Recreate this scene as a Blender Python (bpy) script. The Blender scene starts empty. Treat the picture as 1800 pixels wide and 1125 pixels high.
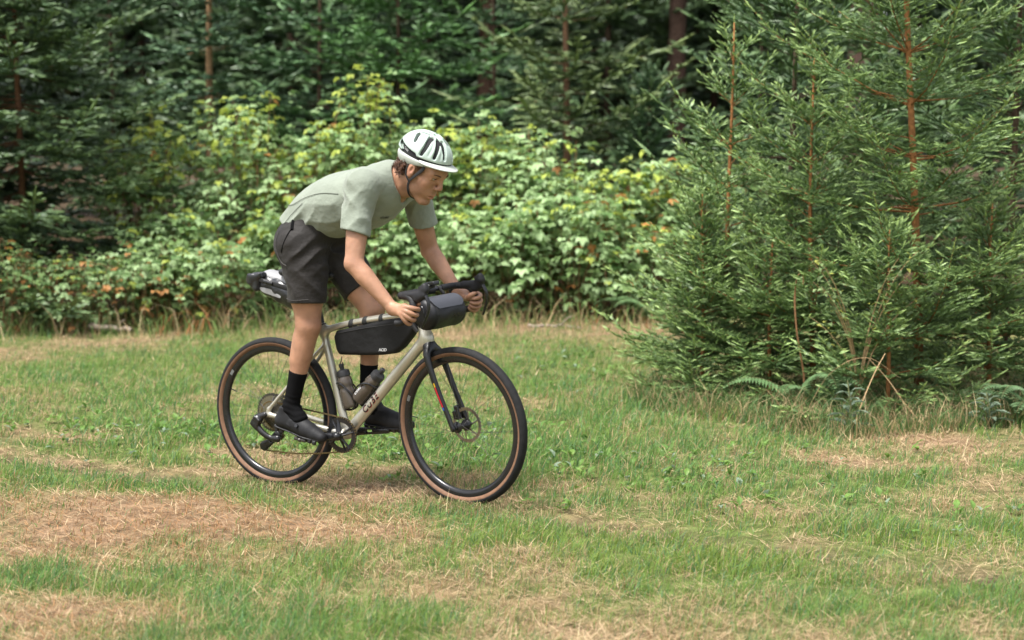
import bpy, math, random, os
import numpy as np
from mathutils import Vector, Matrix, Euler

scene = bpy.context.scene
COL = scene.collection
R_ = math.radians

# ------------------------------------------------------------------ camera
cam_data = bpy.data.cameras.new('camera')
cam = bpy.data.objects.new('camera', cam_data)
COL.objects.link(cam)
cam.location = (0.0, 0.0, 1.5707)
cam.rotation_euler = (R_(90 - 5.49), 0.0, 0.0)
cam_data.sensor_width = 36.0
cam_data.lens = 60.57
cam_data.clip_start = 0.1
cam_data.clip_end = 900.0
cam_data.dof.use_dof = True
cam_data.dof.focus_distance = 7.75
cam_data.dof.aperture_fstop = 2.4
scene.camera = cam

# ------------------------------------------------------------------ sky and sun
SUN_EL, SUN_AZ = 66.0, 228.0        # azimuth: direction the light comes from, degrees from +Y towards +X
world = bpy.data.worlds.new('World')
scene.world = world
world.use_nodes = True
wn = world.node_tree
for n in list(wn.nodes):
    wn.nodes.remove(n)
w_out = wn.nodes.new('ShaderNodeOutputWorld')
w_bg = wn.nodes.new('ShaderNodeBackground')
w_sky = wn.nodes.new('ShaderNodeTexSky')
w_sky.sky_type = 'NISHITA'
w_sky.sun_disc = False
w_sky.sun_elevation = R_(SUN_EL)
w_sky.sun_rotation = R_(SUN_AZ)
w_sky.air_density = 1.0
w_sky.dust_density = 4.0
w_hsv = wn.nodes.new('ShaderNodeHueSaturation')
w_hsv.inputs['Saturation'].default_value = 0.35      # thin white cloud over the whole sky
wn.links.new(w_sky.outputs[0], w_hsv.inputs['Color'])
wn.links.new(w_hsv.outputs[0], w_bg.inputs['Color'])
wn.links.new(w_bg.outputs[0], w_out.inputs['Surface'])
w_bg.inputs['Strength'].default_value = 0.15

sun_data = bpy.data.lights.new('sun', 'SUN')
sun_data.energy = 2.8
sun_data.angle = R_(10)
sun_data.color = (1.0, 0.975, 0.93)
sun = bpy.data.objects.new('sun', sun_data)
COL.objects.link(sun)
_az, _el = R_(SUN_AZ), R_(SUN_EL)
_to_sun = Vector((math.sin(_az) * math.cos(_el), math.cos(_az) * math.cos(_el), math.sin(_el)))
sun.rotation_euler = _to_sun.to_track_quat('Z', 'Y').to_euler()
sun.location = _to_sun * 30

scene.view_settings.view_transform = 'Standard'
scene.view_settings.look = 'None'
scene.view_settings.gamma = 1.0
scene.view_settings.use_curve_mapping = False
scene.view_settings.exposure = 1.05
scene.render.engine = 'CYCLES'
scene.cycles.use_denoising = True
scene.cycles.max_bounces = 6
scene.cycles.diffuse_bounces = 3
scene.cycles.glossy_bounces = 3
scene.cycles.transmission_bounces = 6
scene.cycles.transparent_max_bounces = 8

# ------------------------------------------------------------------ materials
MATS = {}
def lin(c):
    return (c[0], c[1], c[2], 1.0)

def mat(name, color=(0.5, 0.5, 0.5), rough=0.5, metal=0.0, attr=False, noise=None, bump=None,
        translucent=0.0, coat=0.0, spec=0.5, sheen=0.0, sub=0.0, trans=0.0, ior=1.45, alpha=None, rough_noise=None):
    """noise=(scale, amount): multiplies the colour; bump=(scale, strength, distance)"""
    if name in MATS:
        return MATS[name]
    m = bpy.data.materials.new(name)
    m.use_nodes = True
    nt = m.node_tree
    b = nt.nodes['Principled BSDF']
    out = nt.nodes['Material Output']
    b.inputs['Base Color'].default_value = lin(color)
    b.inputs['Roughness'].default_value = rough
    b.inputs['Metallic'].default_value = metal
    b.inputs['Specular IOR Level'].default_value = spec
    b.inputs['IOR'].default_value = ior
    b.inputs['Coat Weight'].default_value = coat
    b.inputs['Coat Roughness'].default_value = 0.12
    b.inputs['Sheen Weight'].default_value = sheen
    b.inputs['Transmission Weight'].default_value = trans
    if sub > 0:
        b.inputs['Subsurface Weight'].default_value = sub
        b.inputs['Subsurface Radius'].default_value = (0.012, 0.005, 0.003)
        b.inputs['Subsurface Scale'].default_value = 0.6
    src = None
    if attr:
        a = nt.nodes.new('ShaderNodeAttribute')
        a.attribute_name = 'Col'
        src = a.outputs['Color']
    tc = nt.nodes.new('ShaderNodeTexCoord')
    if noise:
        nz = nt.nodes.new('ShaderNodeTexNoise')
        nz.inputs['Scale'].default_value = noise[0]
        nz.inputs['Detail'].default_value = 5.0
        nt.links.new(tc.outputs['Object'], nz.inputs['Vector'])
        mr = nt.nodes.new('ShaderNodeMapRange')
        mr.inputs['From Min'].default_value = 0.3
        mr.inputs['From Max'].default_value = 0.7
        mr.inputs['To Min'].default_value = 1.0 - noise[1]
        mr.inputs['To Max'].default_value = 1.0 + noise[1]
        nt.links.new(nz.outputs['Fac'], mr.inputs['Value'])
        mx = nt.nodes.new('ShaderNodeVectorMath')
        mx.operation = 'SCALE'
        if src is None:
            mx.inputs[0].default_value = color[:3]
        else:
            nt.links.new(src, mx.inputs[0])
        nt.links.new(mr.outputs[0], mx.inputs['Scale'])
        src = mx.outputs[0]
        if rough_noise:
            m2 = nt.nodes.new('ShaderNodeMapRange')
            m2.inputs['From Min'].default_value = 0.3
            m2.inputs['From Max'].default_value = 0.7
            m2.inputs['To Min'].default_value = rough - rough_noise
            m2.inputs['To Max'].default_value = rough + rough_noise
            nt.links.new(nz.outputs['Fac'], m2.inputs['Value'])
            nt.links.new(m2.outputs[0], b.inputs['Roughness'])
    if src is not None:
        nt.links.new(src, b.inputs['Base Color'])
    if bump:
        nb = nt.nodes.new('ShaderNodeTexNoise')
        nb.inputs['Scale'].default_value = bump[0]
        nb.inputs['Detail'].default_value = 4.0
        nt.links.new(tc.outputs['Object'], nb.inputs['Vector'])
        bp = nt.nodes.new('ShaderNodeBump')
        bp.inputs['Strength'].default_value = bump[1]
        bp.inputs['Distance'].default_value = bump[2]
        nt.links.new(nb.outputs['Fac'], bp.inputs['Height'])
        nt.links.new(bp.outputs[0], b.inputs['Normal'])
    if translucent > 0:
        tr = nt.nodes.new('ShaderNodeBsdfTranslucent')
        if src is not None:
            nt.links.new(src, tr.inputs['Color'])
        else:
            tr.inputs['Color'].default_value = lin(color)
        ms = nt.nodes.new('ShaderNodeMixShader')
        ms.inputs[0].default_value = translucent
        nt.links.new(b.outputs[0], ms.inputs[1])
        nt.links.new(tr.outputs[0], ms.inputs[2])
        nt.links.new(ms.outputs[0], out.inputs['Surface'])
    MATS[name] = m
    return m

M_LEAF = mat('leaf_bramble', attr=True, rough=0.5, translucent=0.36, spec=0.35)
M_NEEDLE = mat('spruce_needle', attr=True, rough=0.45, translucent=0.2, spec=0.5)
M_GRASS = mat('grass_blade', attr=True, rough=0.55, translucent=0.38, spec=0.35)
M_STRAW = mat('dry_straw', attr=True, rough=0.7, translucent=0.15, spec=0.25)
M_BARK = mat('bark_brown', attr=True, rough=0.85, noise=(35, 0.35), bump=(60, 0.6, 0.01), spec=0.2)

# ------------------------------------------------------------------ object helpers
def tag(o, label=None, cat=None, group=None, kind=None):
    if label: o['label'] = label
    if cat: o['category'] = cat
    if group: o['group'] = group
    if kind: o['kind'] = kind
    return o

def empty(name, loc=(0, 0, 0), rot=(0, 0, 0)):
    o = bpy.data.objects.new(name, None)
    o.empty_display_size = 0.1
    COL.objects.link(o)
    o.location = loc
    o.rotation_euler = rot
    return o

def link(name, me, parent=None, loc=None):
    o = bpy.data.objects.new(name, me)
    COL.objects.link(o)
    if parent is not None:
        o.parent = parent
    if loc is not None:
        o.location = loc
    return o

def mesh_np(name, V, F, material, colors=None, smooth=False):
    """V (n,3) floats; F (m,k) ints, all faces with the same k"""
    V = np.ascontiguousarray(V, dtype=np.float32)
    F = np.ascontiguousarray(F, dtype=np.int32)
    me = bpy.data.meshes.new(name)
    n, (m, k) = len(V), F.shape
    me.vertices.add(n)
    me.vertices.foreach_set('co', V.ravel())
    me.loops.add(m * k)
    me.loops.foreach_set('vertex_index', F.ravel())
    me.polygons.add(m)
    me.polygons.foreach_set('loop_start', np.arange(0, m * k, k, dtype=np.int32))
    if smooth:
        me.polygons.foreach_set('use_smooth', np.ones(m, dtype=bool))
    else:
        me.polygons.foreach_set('use_smooth', np.zeros(m, dtype=bool))
    if colors is not None:
        at = me.color_attributes.new('Col', 'FLOAT_COLOR', 'POINT')
        c4 = np.ones((n, 4), dtype=np.float32)
        c4[:, :3] = colors
        at.data.foreach_set('color', c4.ravel())
    me.update(calc_edges=True)
    if material is not None:
        me.materials.append(material)
    return me

def norm(v):
    v = np.asarray(v, dtype=float)
    return v / np.maximum(np.linalg.norm(v, axis=-1, keepdims=True), 1e-9)

def tube(path, rad, n=10, cap=True, flat=None, up=(0, 0, 1), twist=0.0):
    """Swept tube. rad scalar or per point; flat=(a,b) or per-point list scales the two cross axes."""
    P = np.asarray(path, dtype=float)
    k = len(P)
    r = np.broadcast_to(np.asarray(rad, dtype=float), (k,))
    T = np.gradient(P, axis=0)
    T = norm(T)
    upv = np.asarray(up, dtype=float)
    A = np.cross(T, upv)
    bad = np.linalg.norm(A, axis=1) < 1e-3
    A[bad] = np.cross(T[bad], [1.0, 0.02, 0.0])
    A = norm(A)
    for i in range(1, k):           # keep the frame from flipping
        if np.dot(A[i], A[i - 1]) < 0:
            A[i] *= -1
    B = np.cross(A, T)
    fl = np.ones((k, 2)) if flat is None else np.broadcast_to(np.asarray(flat, dtype=float), (k, 2))
    a = np.arange(n) * 2 * np.pi / n + twist
    V = P[:, None, :] + (np.cos(a)[None, :, None] * A[:, None, :] * fl[:, 0][:, None, None]
                         + np.sin(a)[None, :, None] * B[:, None, :] * fl[:, 1][:, None, None]) * r[:, None, None]
    V = V.reshape(-1, 3)
    F = []
    for i in range(k - 1):
        for j in range(n):
            j2 = (j + 1) % n
            F.append((i * n + j, i * n + j2, (i + 1) * n + j2, (i + 1) * n + j))
    if cap:
        c0 = len(V); V = np.vstack([V, P[0], P[-1]])
        for j in range(n):
            j2 = (j + 1) % n
            F.append((j2, j, c0)); F.append(((k - 1) * n + j, (k - 1) * n + j2, c0 + 1))
    return V, F

def merge(parts):
    V, F, o = [], [], 0
    for v, f in parts:
        V.append(np.asarray(v, dtype=float))
        F.extend([tuple(i + o for i in q) for q in f])
        o += len(v)
    return np.vstack(V), F

def mesh_py(name, VF, material, smooth=True, auto=None):
    V, F = VF
    me = bpy.data.meshes.new(name)
    me.from_pydata([tuple(map(float, v)) for v in V], [], [tuple(int(i) for i in f) for f in F])
    me.update()
    if smooth:
        me.polygons.foreach_set('use_smooth', np.ones(len(me.polygons), dtype=bool))
        if auto:
            try:
                me.set_sharp_from_angle(angle=R_(auto))
            except Exception:
                pass
    if material is not None:
        me.materials.append(material)
    return me

def part(name, VF, material, parent, smooth=True, auto=40, label=None):
    o = link(name, mesh_py(name, VF, material, smooth, auto), parent)
    if label:
        o['label'] = label
    return o

def bez(p0, p1, p2, p3, n=12):
    t = np.linspace(0, 1, n)[:, None]
    p0, p1, p2, p3 = [np.asarray(p, dtype=float) for p in (p0, p1, p2, p3)]
    return (1 - t) ** 3 * p0 + 3 * (1 - t) ** 2 * t * p1 + 3 * (1 - t) * t * t * p2 + t ** 3 * p3

def spline(pts, n=8):
    """Catmull-Rom through pts"""
    P = np.asarray(pts, dtype=float)
    P = np.vstack([2 * P[0] - P[1], P, 2 * P[-1] - P[-2]])
    out = []
    t = np.linspace(0, 1, n, endpoint=False)[:, None]
    for i in range(1, len(P) - 2):
        a, b, c, d = P[i - 1], P[i], P[i + 1], P[i + 2]
        out.append(0.5 * ((2 * b) + (-a + c) * t + (2 * a - 5 * b + 4 * c - d) * t ** 2 + (-a + 3 * b - 3 * c + d) * t ** 3))
    out.append(P[-2][None])
    return np.vstack(out)

# 2-D value noise for placing and colouring plants
_NL = np.random.RandomState(5).rand(256, 256)
def vnoise(x, y, s=1.0):
    x = np.asarray(x) * s; y = np.asarray(y) * s
    xi = np.floor(x).astype(int); yi = np.floor(y).astype(int)
    fx = x - xi; fy = y - yi
    fx = fx * fx * (3 - 2 * fx); fy = fy * fy * (3 - 2 * fy)
    g = lambda i, j: _NL[i % 256, j % 256]
    return (g(xi, yi) * (1 - fx) + g(xi + 1, yi) * fx) * (1 - fy) + (g(xi, yi + 1) * (1 - fx) + g(xi + 1, yi + 1) * fx) * fy
def fbm(x, y, s=1.0, o=4):
    t = 0; a = 0.5; w = 0
    for i in range(o):
        t = t + a * vnoise(np.asarray(x) + 17.3 * i, np.asarray(y) - 9.1 * i, s); w += a; a *= 0.5; s *= 2.03
    return t / w

# ------------------------------------------------------------------ the ground
# the track the bicycle follows: a line through both wheel contacts
RP = np.array([-1.112, 8.098]); RD = np.array([math.cos(-0.5425), math.sin(-0.5425)])
def rut_dist(x, y):
    return (x - RP[0]) * -RD[1] + (y - RP[1]) * RD[0]
def ground_z(x, y):
    x = np.asarray(x, dtype=float); y = np.asarray(y, dtype=float)
    near = np.exp(-np.maximum(np.hypot(x, y - 9) - 9, 0) / 6)
    z = ((fbm(x, y, 0.45, 2) - 0.5) * 0.10 + (fbm(x + 40, y, 2.1, 2) - 0.5) * 0.035) * near
    d = rut_dist(x, y)
    keep = np.exp(-(d / 0.35) ** 2)
    along = (x - RP[0]) * RD[0] + (y - RP[1]) * RD[1]
    zline = 0.016 * np.clip(along / 1.05, -0.5, 1.5)
    z = z * (1 - keep) + keep * (zline + 0.000)
    z = z - 0.028 * np.exp(-((d + 0.13) / 0.06) ** 2) * near * np.clip(fbm(x * 1.0, y * 1.0, 1.1, 2) * 2.2 - 0.35, 0.2, 1) * (np.abs(along - 0.5) > 0.75)
    d2 = d + 1.45
    z = z - 0.03 * np.exp(-(d2 / 0.2) ** 2) * near
    return z

PATCH = [(-2.71, 12.53, 1.08, 2.06, 0.6), (-1.82, 9.58, 0.64, 0.69, 0.9), (-1.77, 8.15, 0.71, 0.32, 0.9), (0.3, 8.93, 0.9, 1.04, 1.0),
 (0.34, 12.88, 0.56, 2.18, 1.0), (0.89, 6.62, 1.07, 0.60, 1.1), (1.25, 10.67, 0.71, 0.74, 1.0), (-1.21, 6.1, 0.25, 0.28, 0.9),
 (-0.64, 5.61, 0.38, 0.24, 0.9), (-1.76, 6.22, 0.17, 0.25, 0.9), (-0.62, 9.29, 0.37, 0.94, 0.9), (1.73, 7.14, 0.36, 0.22, 0.6),
 (1.61, 8.01, 0.54, 0.42, 0.4), (-1.58, 7.20, 0.95, 0.55, -1.7), (-1.53, 5.68, 0.42, 0.28, -1.5), (-0.72, 7.14, 0.36, 0.44, -0.5),
 (0.84, 5.54, 0.94, 0.2, -0.5), (0.92, 9.2, 0.43, 0.92, -0.45), (2.19, 9.11, 0.61, 0.54, -0.6), (-3.84, 13.43, 0.4, 0.46, -1.2),
 (0.61, 15.31, 0.71, 0.7, -1.2), (-2.4, 9.58, 0.54, 0.24, -1.1), (-0.93, 8.15, 0.41, 0.29, -1.0), (1.64, 8.44, 0.57, 0.31, -0.2),
 (-0.23, 6.82, 0.28, 0.3, -0.3), (2.11, 7.87, 0.4, 0.4, -0.6), (-3.22, 14.46, 0.77, 0.45, -0.7), (-1.39, 14.92, 1.49, 0.47, -0.2)]
def greenness(x, y):
    """0 = dry straw, 1 = fresh grass"""
    x = np.asarray(x, dtype=float); y = np.asarray(y, dtype=float)
    wx = x + (fbm(x + 3, y + 8, 1.3, 3) - 0.5) * 0.4
    wy = y + (fbm(x + 31, y - 5, 1.3, 3) - 0.5) * 0.4
    g = np.full(x.shape, 0.69) + (fbm(x, y, 1.6, 5) - 0.5) * 1.3 + (fbm(x + 7, y, 5.5, 4) - 0.5) * 1.5
    for cx, cy, rx, ry, w in PATCH:
        g = g + 0.55 * w * np.exp(-((wx - cx) / rx) ** 2 - ((wy - cy) / ry) ** 2)
    dd = rut_dist(x, wy)
    g = g - 0.65 * np.exp(-(dd / 0.15) ** 2) * np.clip(fbm(x, y, 2.3, 2) * 2.4 - 0.35, 0.25, 1.3) + 0.30 * np.exp(-((dd + 0.42) / 0.18) ** 2) - 0.30 * np.exp(-((dd - 0.55) / 0.12) ** 2)
    return np.clip(g, 0, 1)

def build_ground():
    # finer near the camera, one sheet out to the horizon
    xs = np.concatenate([-np.geomspace(400, 6, 26), np.linspace(-5.8, 5.8, 110), np.geomspace(6, 400, 26)])
    ys = np.concatenate([np.linspace(-300, -4, 16), np.linspace(-2, 3.6, 10), np.linspace(3.8, 17, 115), np.geomspace(17.2, 800, 34)])
    X, Y = np.meshgrid(xs, ys)
    Z = ground_z(X, Y)
    V = np.stack([X.ravel(), Y.ravel(), Z.ravel()], 1)
    nx, ny = len(xs), len(ys)
    i = np.arange(nx * ny).reshape(ny, nx)
    F = np.stack([i[:-1, :-1].ravel(), i[:-1, 1:].ravel(), i[1:, 1:].ravel(), i[1:, :-1].ravel()], 1)
    g = greenness(V[:, 0], V[:, 1])[:, None]
    rt = (np.exp(-((rut_dist(V[:, 0], V[:, 1]) + 0.13) / 0.06) ** 2) * np.clip(fbm(V[:, 0], V[:, 1], 1.1, 2) * 2.2 - 0.35, 0.2, 1))[:, None]
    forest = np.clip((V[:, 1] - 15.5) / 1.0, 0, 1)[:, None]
    c = (1 - g) * np.array([0.225, 0.150, 0.090]) + g * np.array([0.095, 0.125, 0.036])
    c = c * (1 - rt) + rt * np.array([0.115, 0.080, 0.055])
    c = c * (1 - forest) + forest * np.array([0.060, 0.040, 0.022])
    m = mat('ground_soil', attr=True, rough=0.95, noise=(14, 0.4), bump=(45, 0.8, 0.03), spec=0.1)
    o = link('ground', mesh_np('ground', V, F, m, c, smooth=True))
    tag(o, 'trodden meadow soil under the grass', 'ground', kind='structure')
build_ground()

# ------------------------------------------------------------------ grass
def frame_roots(rng, n, y0, y1, power=1.6, margin=1.3):
    """points on the meadow, denser near the camera"""
    u = rng.rand(n)
    a, b = y0 ** (1 - power), y1 ** (1 - power)
    y = (a + (b - a) * u) ** (1 / (1 - power))
    x = (rng.rand(n) - 0.5) * 2 * (0.297 * y * margin + 0.25)
    return x, y

def blades(x, y, z, h, w, az, lean, bend, col, twist):
    """curved grass blades: 5 vertices, 3 triangles (one quad split)"""
    n = len(x)
    d = np.stack([np.cos(az), np.sin(az), np.zeros(n)], 1)
    s = np.stack([np.cos(twist), np.sin(twist), np.zeros(n)], 1)
    B = np.stack([x, y, z], 1)
    up = np.array([0, 0, 1.0])
    mid = B + d * (h * 0.5 * np.sin(lean))[:, None] + up * (h * 0.55 * np.cos(lean))[:, None]
    l2 = np.clip(lean + bend, -1.2, 1.75)
    tip = mid + d * (h * 0.55 * np.sin(l2))[:, None] + up * (h * 0.5 * np.cos(l2))[:, None]
    tip[:, 2] = np.maximum(tip[:, 2], z + 0.004)
    hw = (w * 0.5)[:, None]
    V = np.stack([B - s * hw, B + s * hw, mid - s * hw * 0.85, mid + s * hw * 0.85, tip], 1).reshape(-1, 3)
    o = (np.arange(n) * 5)[:, None, None]
    F = (np.array([[0, 1, 3], [0, 3, 2], [2, 3, 4]])[None] + o).reshape(-1, 3)
    C = np.repeat(col, 5, axis=0)
    return V, F, C

def build_grass():
    rng = np.random.RandomState(11)
    n = 275000
    x, y = frame_roots(rng, n, 4.9, 16.2)
    g = greenness(x, y)
    clump = fbm(x + 9, y + 2, 7.0, 2)
    keep = rng.rand(n) < (0.30 + 0.80 * g) * np.clip(0.35 + 1.3 * (clump - 0.3), 0.15, 1)
    d = np.abs(rut_dist(x, y))
    keep &= rng.rand(n) > 0.55 * np.exp(-(d / 0.10) ** 2)
    ds = rut_dist(x, y)
    keep &= rng.rand(n) > 0.85 * np.exp(-((ds + 0.13) / 0.055) ** 2) * np.clip(fbm(x, y, 1.1, 2) * 2.2 - 0.35, 0.2, 1)
    x, y, g, clump = x[keep], y[keep], g[keep], clump[keep]
    n = len(x)
    z = ground_z(x, y) - 0.004
    tuft = np.zeros(n)
    for cx, cy, rx, ry, hh in ((-1.21, 6.1, .3, .35, .35), (-.64, 5.6, .4, .3, .3), (1.25, 10.7, 1.0, .7, .9), (-1.9, 9.5, .7, .7, .35), (.3, 8.9, .8, .9, .45), (2.6, 9.9, .9, .5, .7)):
        tuft += hh * np.exp(-((x - cx) / rx) ** 2 - ((y - cy) / ry) ** 2)
    edge = np.clip((y - 14.6) / 1.2, 0, 1)
    h = (0.016 + 0.032 * rng.rand(n) + 0.034 * clump) * (0.75 + 0.5 * g) * (1 + tuft + edge * 1.2)
    keep_low = np.exp(-(np.abs(rut_dist(x, y)) / 0.14) ** 2)
    h *= 1 - 0.5 * keep_low
    w = (0.0022 + 0.0022 * rng.rand(n)) * np.clip(y / 7.5, 0.8, 1.5)
    az = rng.rand(n) * 2 * np.pi
    az = np.where(rng.rand(n) < 0.35, 0.2 + rng.randn(n) * 0.6, az)
    lean = np.abs(rng.randn(n)) * 0.42 + 0.05
    bend = rng.rand(n) * 0.9
    dry = rng.rand(n) > np.clip(g * 0.66 + 0.24, 0.24, 0.88)
    t = rng.rand(n)[:, None]
    u = np.clip(fbm(x + 50, y, 2.2, 3) * 1.6 - 0.3, 0, 1)[:, None]
    green = (1 - t) * np.array([0.085, 0.200, 0.048]) + t * np.array([0.190, 0.340, 0.090])
    green = green * (1 - 0.5 * u) + 0.5 * u * np.array([0.23, 0.31, 0.05])
    fg = np.clip(1 - np.abs(y - 6.6) / 0.9, 0, 1)[:, None] * (x > -0.2)[:, None]
    green = green * (1 - 0.35 * fg) + 0.35 * fg * np.array([0.27, 0.32, 0.040])
    blue = (rng.rand(n) < 0.25)[:, None]
    green = np.where(blue, np.array([0.100, 0.200, 0.090]) * (0.8 + 0.6 * t), green)
    tan = (1 - t) * np.array([0.40, 0.285, 0.145]) + t * np.array([0.55, 0.43, 0.24])
    rust = np.array([0.34, 0.20, 0.095])
    rr = np.exp(-((x + 1.4) / 1.2) ** 2 - ((y - 7.2) / 0.8) ** 2)[:, None] * 0.85
    tan = np.where(rng.rand(n)[:, None] < rr + 0.08, rust * (0.8 + 0.5 * t), tan)
    col = np.where(dry[:, None], tan, green)
    V, F, C = blades(x, y, z, h, w, az, lean, bend, col, rng.rand(n) * np.pi)
    o = link('grass', mesh_np('grass', V, F, M_GRASS, C))
    tag(o, 'short green and sun-dried grass covering the meadow', 'grass', kind='stuff')

    # blades pushed up against the tyres
    m = 3600
    c = np.array([[-1.112, 8.098]] * (m // 2) + [[-1.112 + 1.05 * RD[0], 8.098 + 1.05 * RD[1]]] * (m - m // 2))
    al = rng.randn(m) * 0.17; ac = rng.randn(m) * 0.07 - 0.03
    x = c[:, 0] + RD[0] * al - RD[1] * ac; y = c[:, 1] + RD[1] * al + RD[0] * ac
    t = rng.rand(m)[:, None]
    col = np.where(rng.rand(m)[:, None] < 0.45, np.array([0.46, 0.35, 0.20]) * (0.7 + 0.5 * t), np.array([0.135, 0.225, 0.06]) * (0.7 + 0.6 * t))
    V, F, C = blades(x, y, ground_z(x, y), 0.018 + 0.035 * rng.rand(m), 0.002 + 0.002 * rng.rand(m), rng.rand(m) * 6.28, 0.1 + 0.5 * rng.rand(m), rng.rand(m), col, rng.rand(m) * 3.1)
    tag(link('grass_at_wheels', mesh_np('grass_at_wheels', V, F, M_GRASS, C)), 'grass blades standing against the bicycle tyres', 'grass', kind='stuff')

    # thatch: cut dry stalks lying on the soil
    n = 112000
    x, y = frame_roots(rng, n, 4.9, 16.6, 1.7)
    g = greenness(x, y)
    keep = rng.rand(n) < 1.0 - 0.88 * g
    x, y, g = x[keep], y[keep], g[keep]; n = len(x)
    z = ground_z(x, y) + 0.003 + rng.rand(n) * 0.016
    h = 0.035 + 0.09 * rng.rand(n) ** 2
    w = (0.0018 + 0.0022 * rng.rand(n)) * np.clip(y / 7.5, 0.8, 1.5)
    az = rng.rand(n) * 2 * np.pi
    az = np.where(rng.rand(n) < 0.45, np.where(rng.rand(n) < 0.5, -0.35, 2.8) + rng.randn(n) * 0.5, az)
    t = rng.rand(n)[:, None]
    col = (1 - t) * np.array([0.34, 0.23, 0.130]) + t * np.array([0.57, 0.44, 0.265])
    rz = (np.exp(-((x + 1.5) / 1.1) ** 2 - ((y - 7.15) / 0.75) ** 2) + 0.7 * np.exp(-((x + 1.4) / 0.8) ** 2 - ((y - 5.6) / 0.5) ** 2))[:, None]
    col = np.where(rng.rand(n)[:, None] < 0.75 * rz, np.array([0.30, 0.165, 0.075]) * (0.7 + 0.7 * t), col)
    col = np.where(rng.rand(n)[:, None] < 0.2, np.array([0.27, 0.175, 0.110]) * (0.7 + 0.6 * t), col)
    V, F, C = blades(x, y, z, h, w, az, 1.25 + 0.25 * rng.rand(n), rng.randn(n) * 0.2, col, az + np.pi / 2)
    o = link('straw_litter', mesh_np('straw_litter', V, F, M_STRAW, C))
    tag(o, 'dry tan straw lying between the grass', 'straw', kind='stuff')

    # seed stalks: a few long bent bleached stems
    n = 380
    x, y = frame_roots(rng, n, 5.2, 16, 1.5)
    z = ground_z(x, y)
    V, F, C = blades(x, y, z, 0.10 + 0.13 * rng.rand(n), np.full(n, 0.0024), rng.randn(n) * 0.8, 0.5 + 0.6 * rng.rand(n), rng.rand(n) * 0.7,
                     np.array([0.50, 0.41, 0.24]) * (0.75 + 0.4 * rng.rand(n)[:, None]), rng.rand(n) * 3.1)
    o = link('seed_stalk_stuff', mesh_np('seed_stalks', V, F, M_STRAW, C))
    o.name = 'dry_grass_stalks'
    tag(o, 'long bleached grass stalks leaning over the meadow', 'grass', kind='stuff')

def leaflets(P, D, Nn, L, Wd, col, fold=0.18, droop=0.2, cheap=False):
    """pointed leaf blades. P base, D direction of the midrib, Nn upper normal (made orthogonal), L length, Wd width"""
    D = norm(D); Nn = norm(Nn - (Nn * D).sum(1, keepdims=True) * D)
    S = np.cross(D, Nn)
    L = L[:, None]; W = Wd[:, None] * 0.5
    base = P
    mid = P + D * L * 0.45 + Nn * W * 0.10
    lf = P + D * L * 0.42 - S * W + Nn * W * fold * 2
    rt = P + D * L * 0.42 + S * W + Nn * W * fold * 2
    if cheap:
        tip = P + D * L - Nn * L * droop
        V = np.stack([base, rt, tip, lf, mid], 1).reshape(-1, 3)
        o = (np.arange(len(P)) * 5)[:, None, None]
        F = (np.array([[0, 1, 4], [1, 2, 4], [2, 3, 4], [3, 0, 4]])[None] + o).reshape(-1, 3)
        return V, F, np.repeat(col, 5, axis=0)
    lf2 = P + D * L * 0.75 - S * W * 0.62 - Nn * L * droop * 0.3 + Nn * W * fold
    rt2 = P + D * L * 0.75 + S * W * 0.62 - Nn * L * droop * 0.3 + Nn * W * fold
    tip = P + D * L - Nn * L * droop
    V = np.stack([base, rt, rt2, tip, lf2, lf, mid], 1).reshape(-1, 3)
    o = (np.arange(len(P)) * 7)[:, None, None]
    F = (np.array([[0, 1, 6], [1, 2, 6], [2, 3, 6], [3, 4, 6], [4, 5, 6], [5, 0, 6]])[None] + o).reshape(-1, 3)
    C = np.repeat(col, 7, axis=0)
    return V, F, C

def build_weeds():
    rng = np.random.RandomState(21)
    zones = [(-1.9, 9.5, .9, .6, 50), (0.3, 8.7, .9, .7, 80), (-.5, 9.3, .5, .6, 40), (-1.2, 9.2, .6, .5, 40), (1.2, 7.6, .9, .7, 16), (0.4, 12.5, .6, 1.6, 40),
             (1.6, 7.2, .7, .4, 8), (-2.3, 9.9, .6, .4, 25), (0.9, 8.2, .5, .4, 14)]
    P, D, N, L, W, C = [], [], [], [], [], []
    for cx, cy, rx, ry, k in zones:
        for _ in range(k):
            px, py = cx + rng.randn() * rx * .6, cy + rng.randn() * ry * .6
            nl = rng.randint(4, 9)
            tone = rng.rand()
            for j in range(nl):
                a = rng.rand() * 6.28
                el = 0.15 + rng.rand() * 0.9
                d = np.array([math.cos(a) * math.cos(el), math.sin(a) * math.cos(el), math.sin(el)])
                ll = 0.022 + rng.rand() * 0.04
                P.append((px + rng.randn() * .015, py + rng.randn() * .015, float(ground_z(px, py)) + 0.005 + rng.rand() * 0.03))
                D.append(d); N.append(np.array([-d[0] * d[2], -d[1] * d[2], 1 - d[2] ** 2]) + rng.randn(3) * .15)
                L.append(ll); W.append(ll * (0.4 + 0.25 * rng.rand()))
                base = np.array([0.10, 0.20, 0.04]) * (1 - tone) + np.array([0.17, 0.28, 0.06]) * tone
                C.append(base * (0.8 + 0.4 * rng.rand()) if rng.rand() > .12 else np.array([0.22, 0.29, 0.20]))
    V, F, Cc = leaflets(np.array(P), np.array(D), np.array(N), np.array(L), np.array(W), np.array(C), droop=0.25)
    o = link('broadleaf_weeds', mesh_np('broadleaf_weeds', V, F, M_LEAF, Cc))
    tag(o, 'low broad-leaved weeds scattered through the grass', 'ground cover', kind='stuff')

build_grass()
build_weeds()

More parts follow.
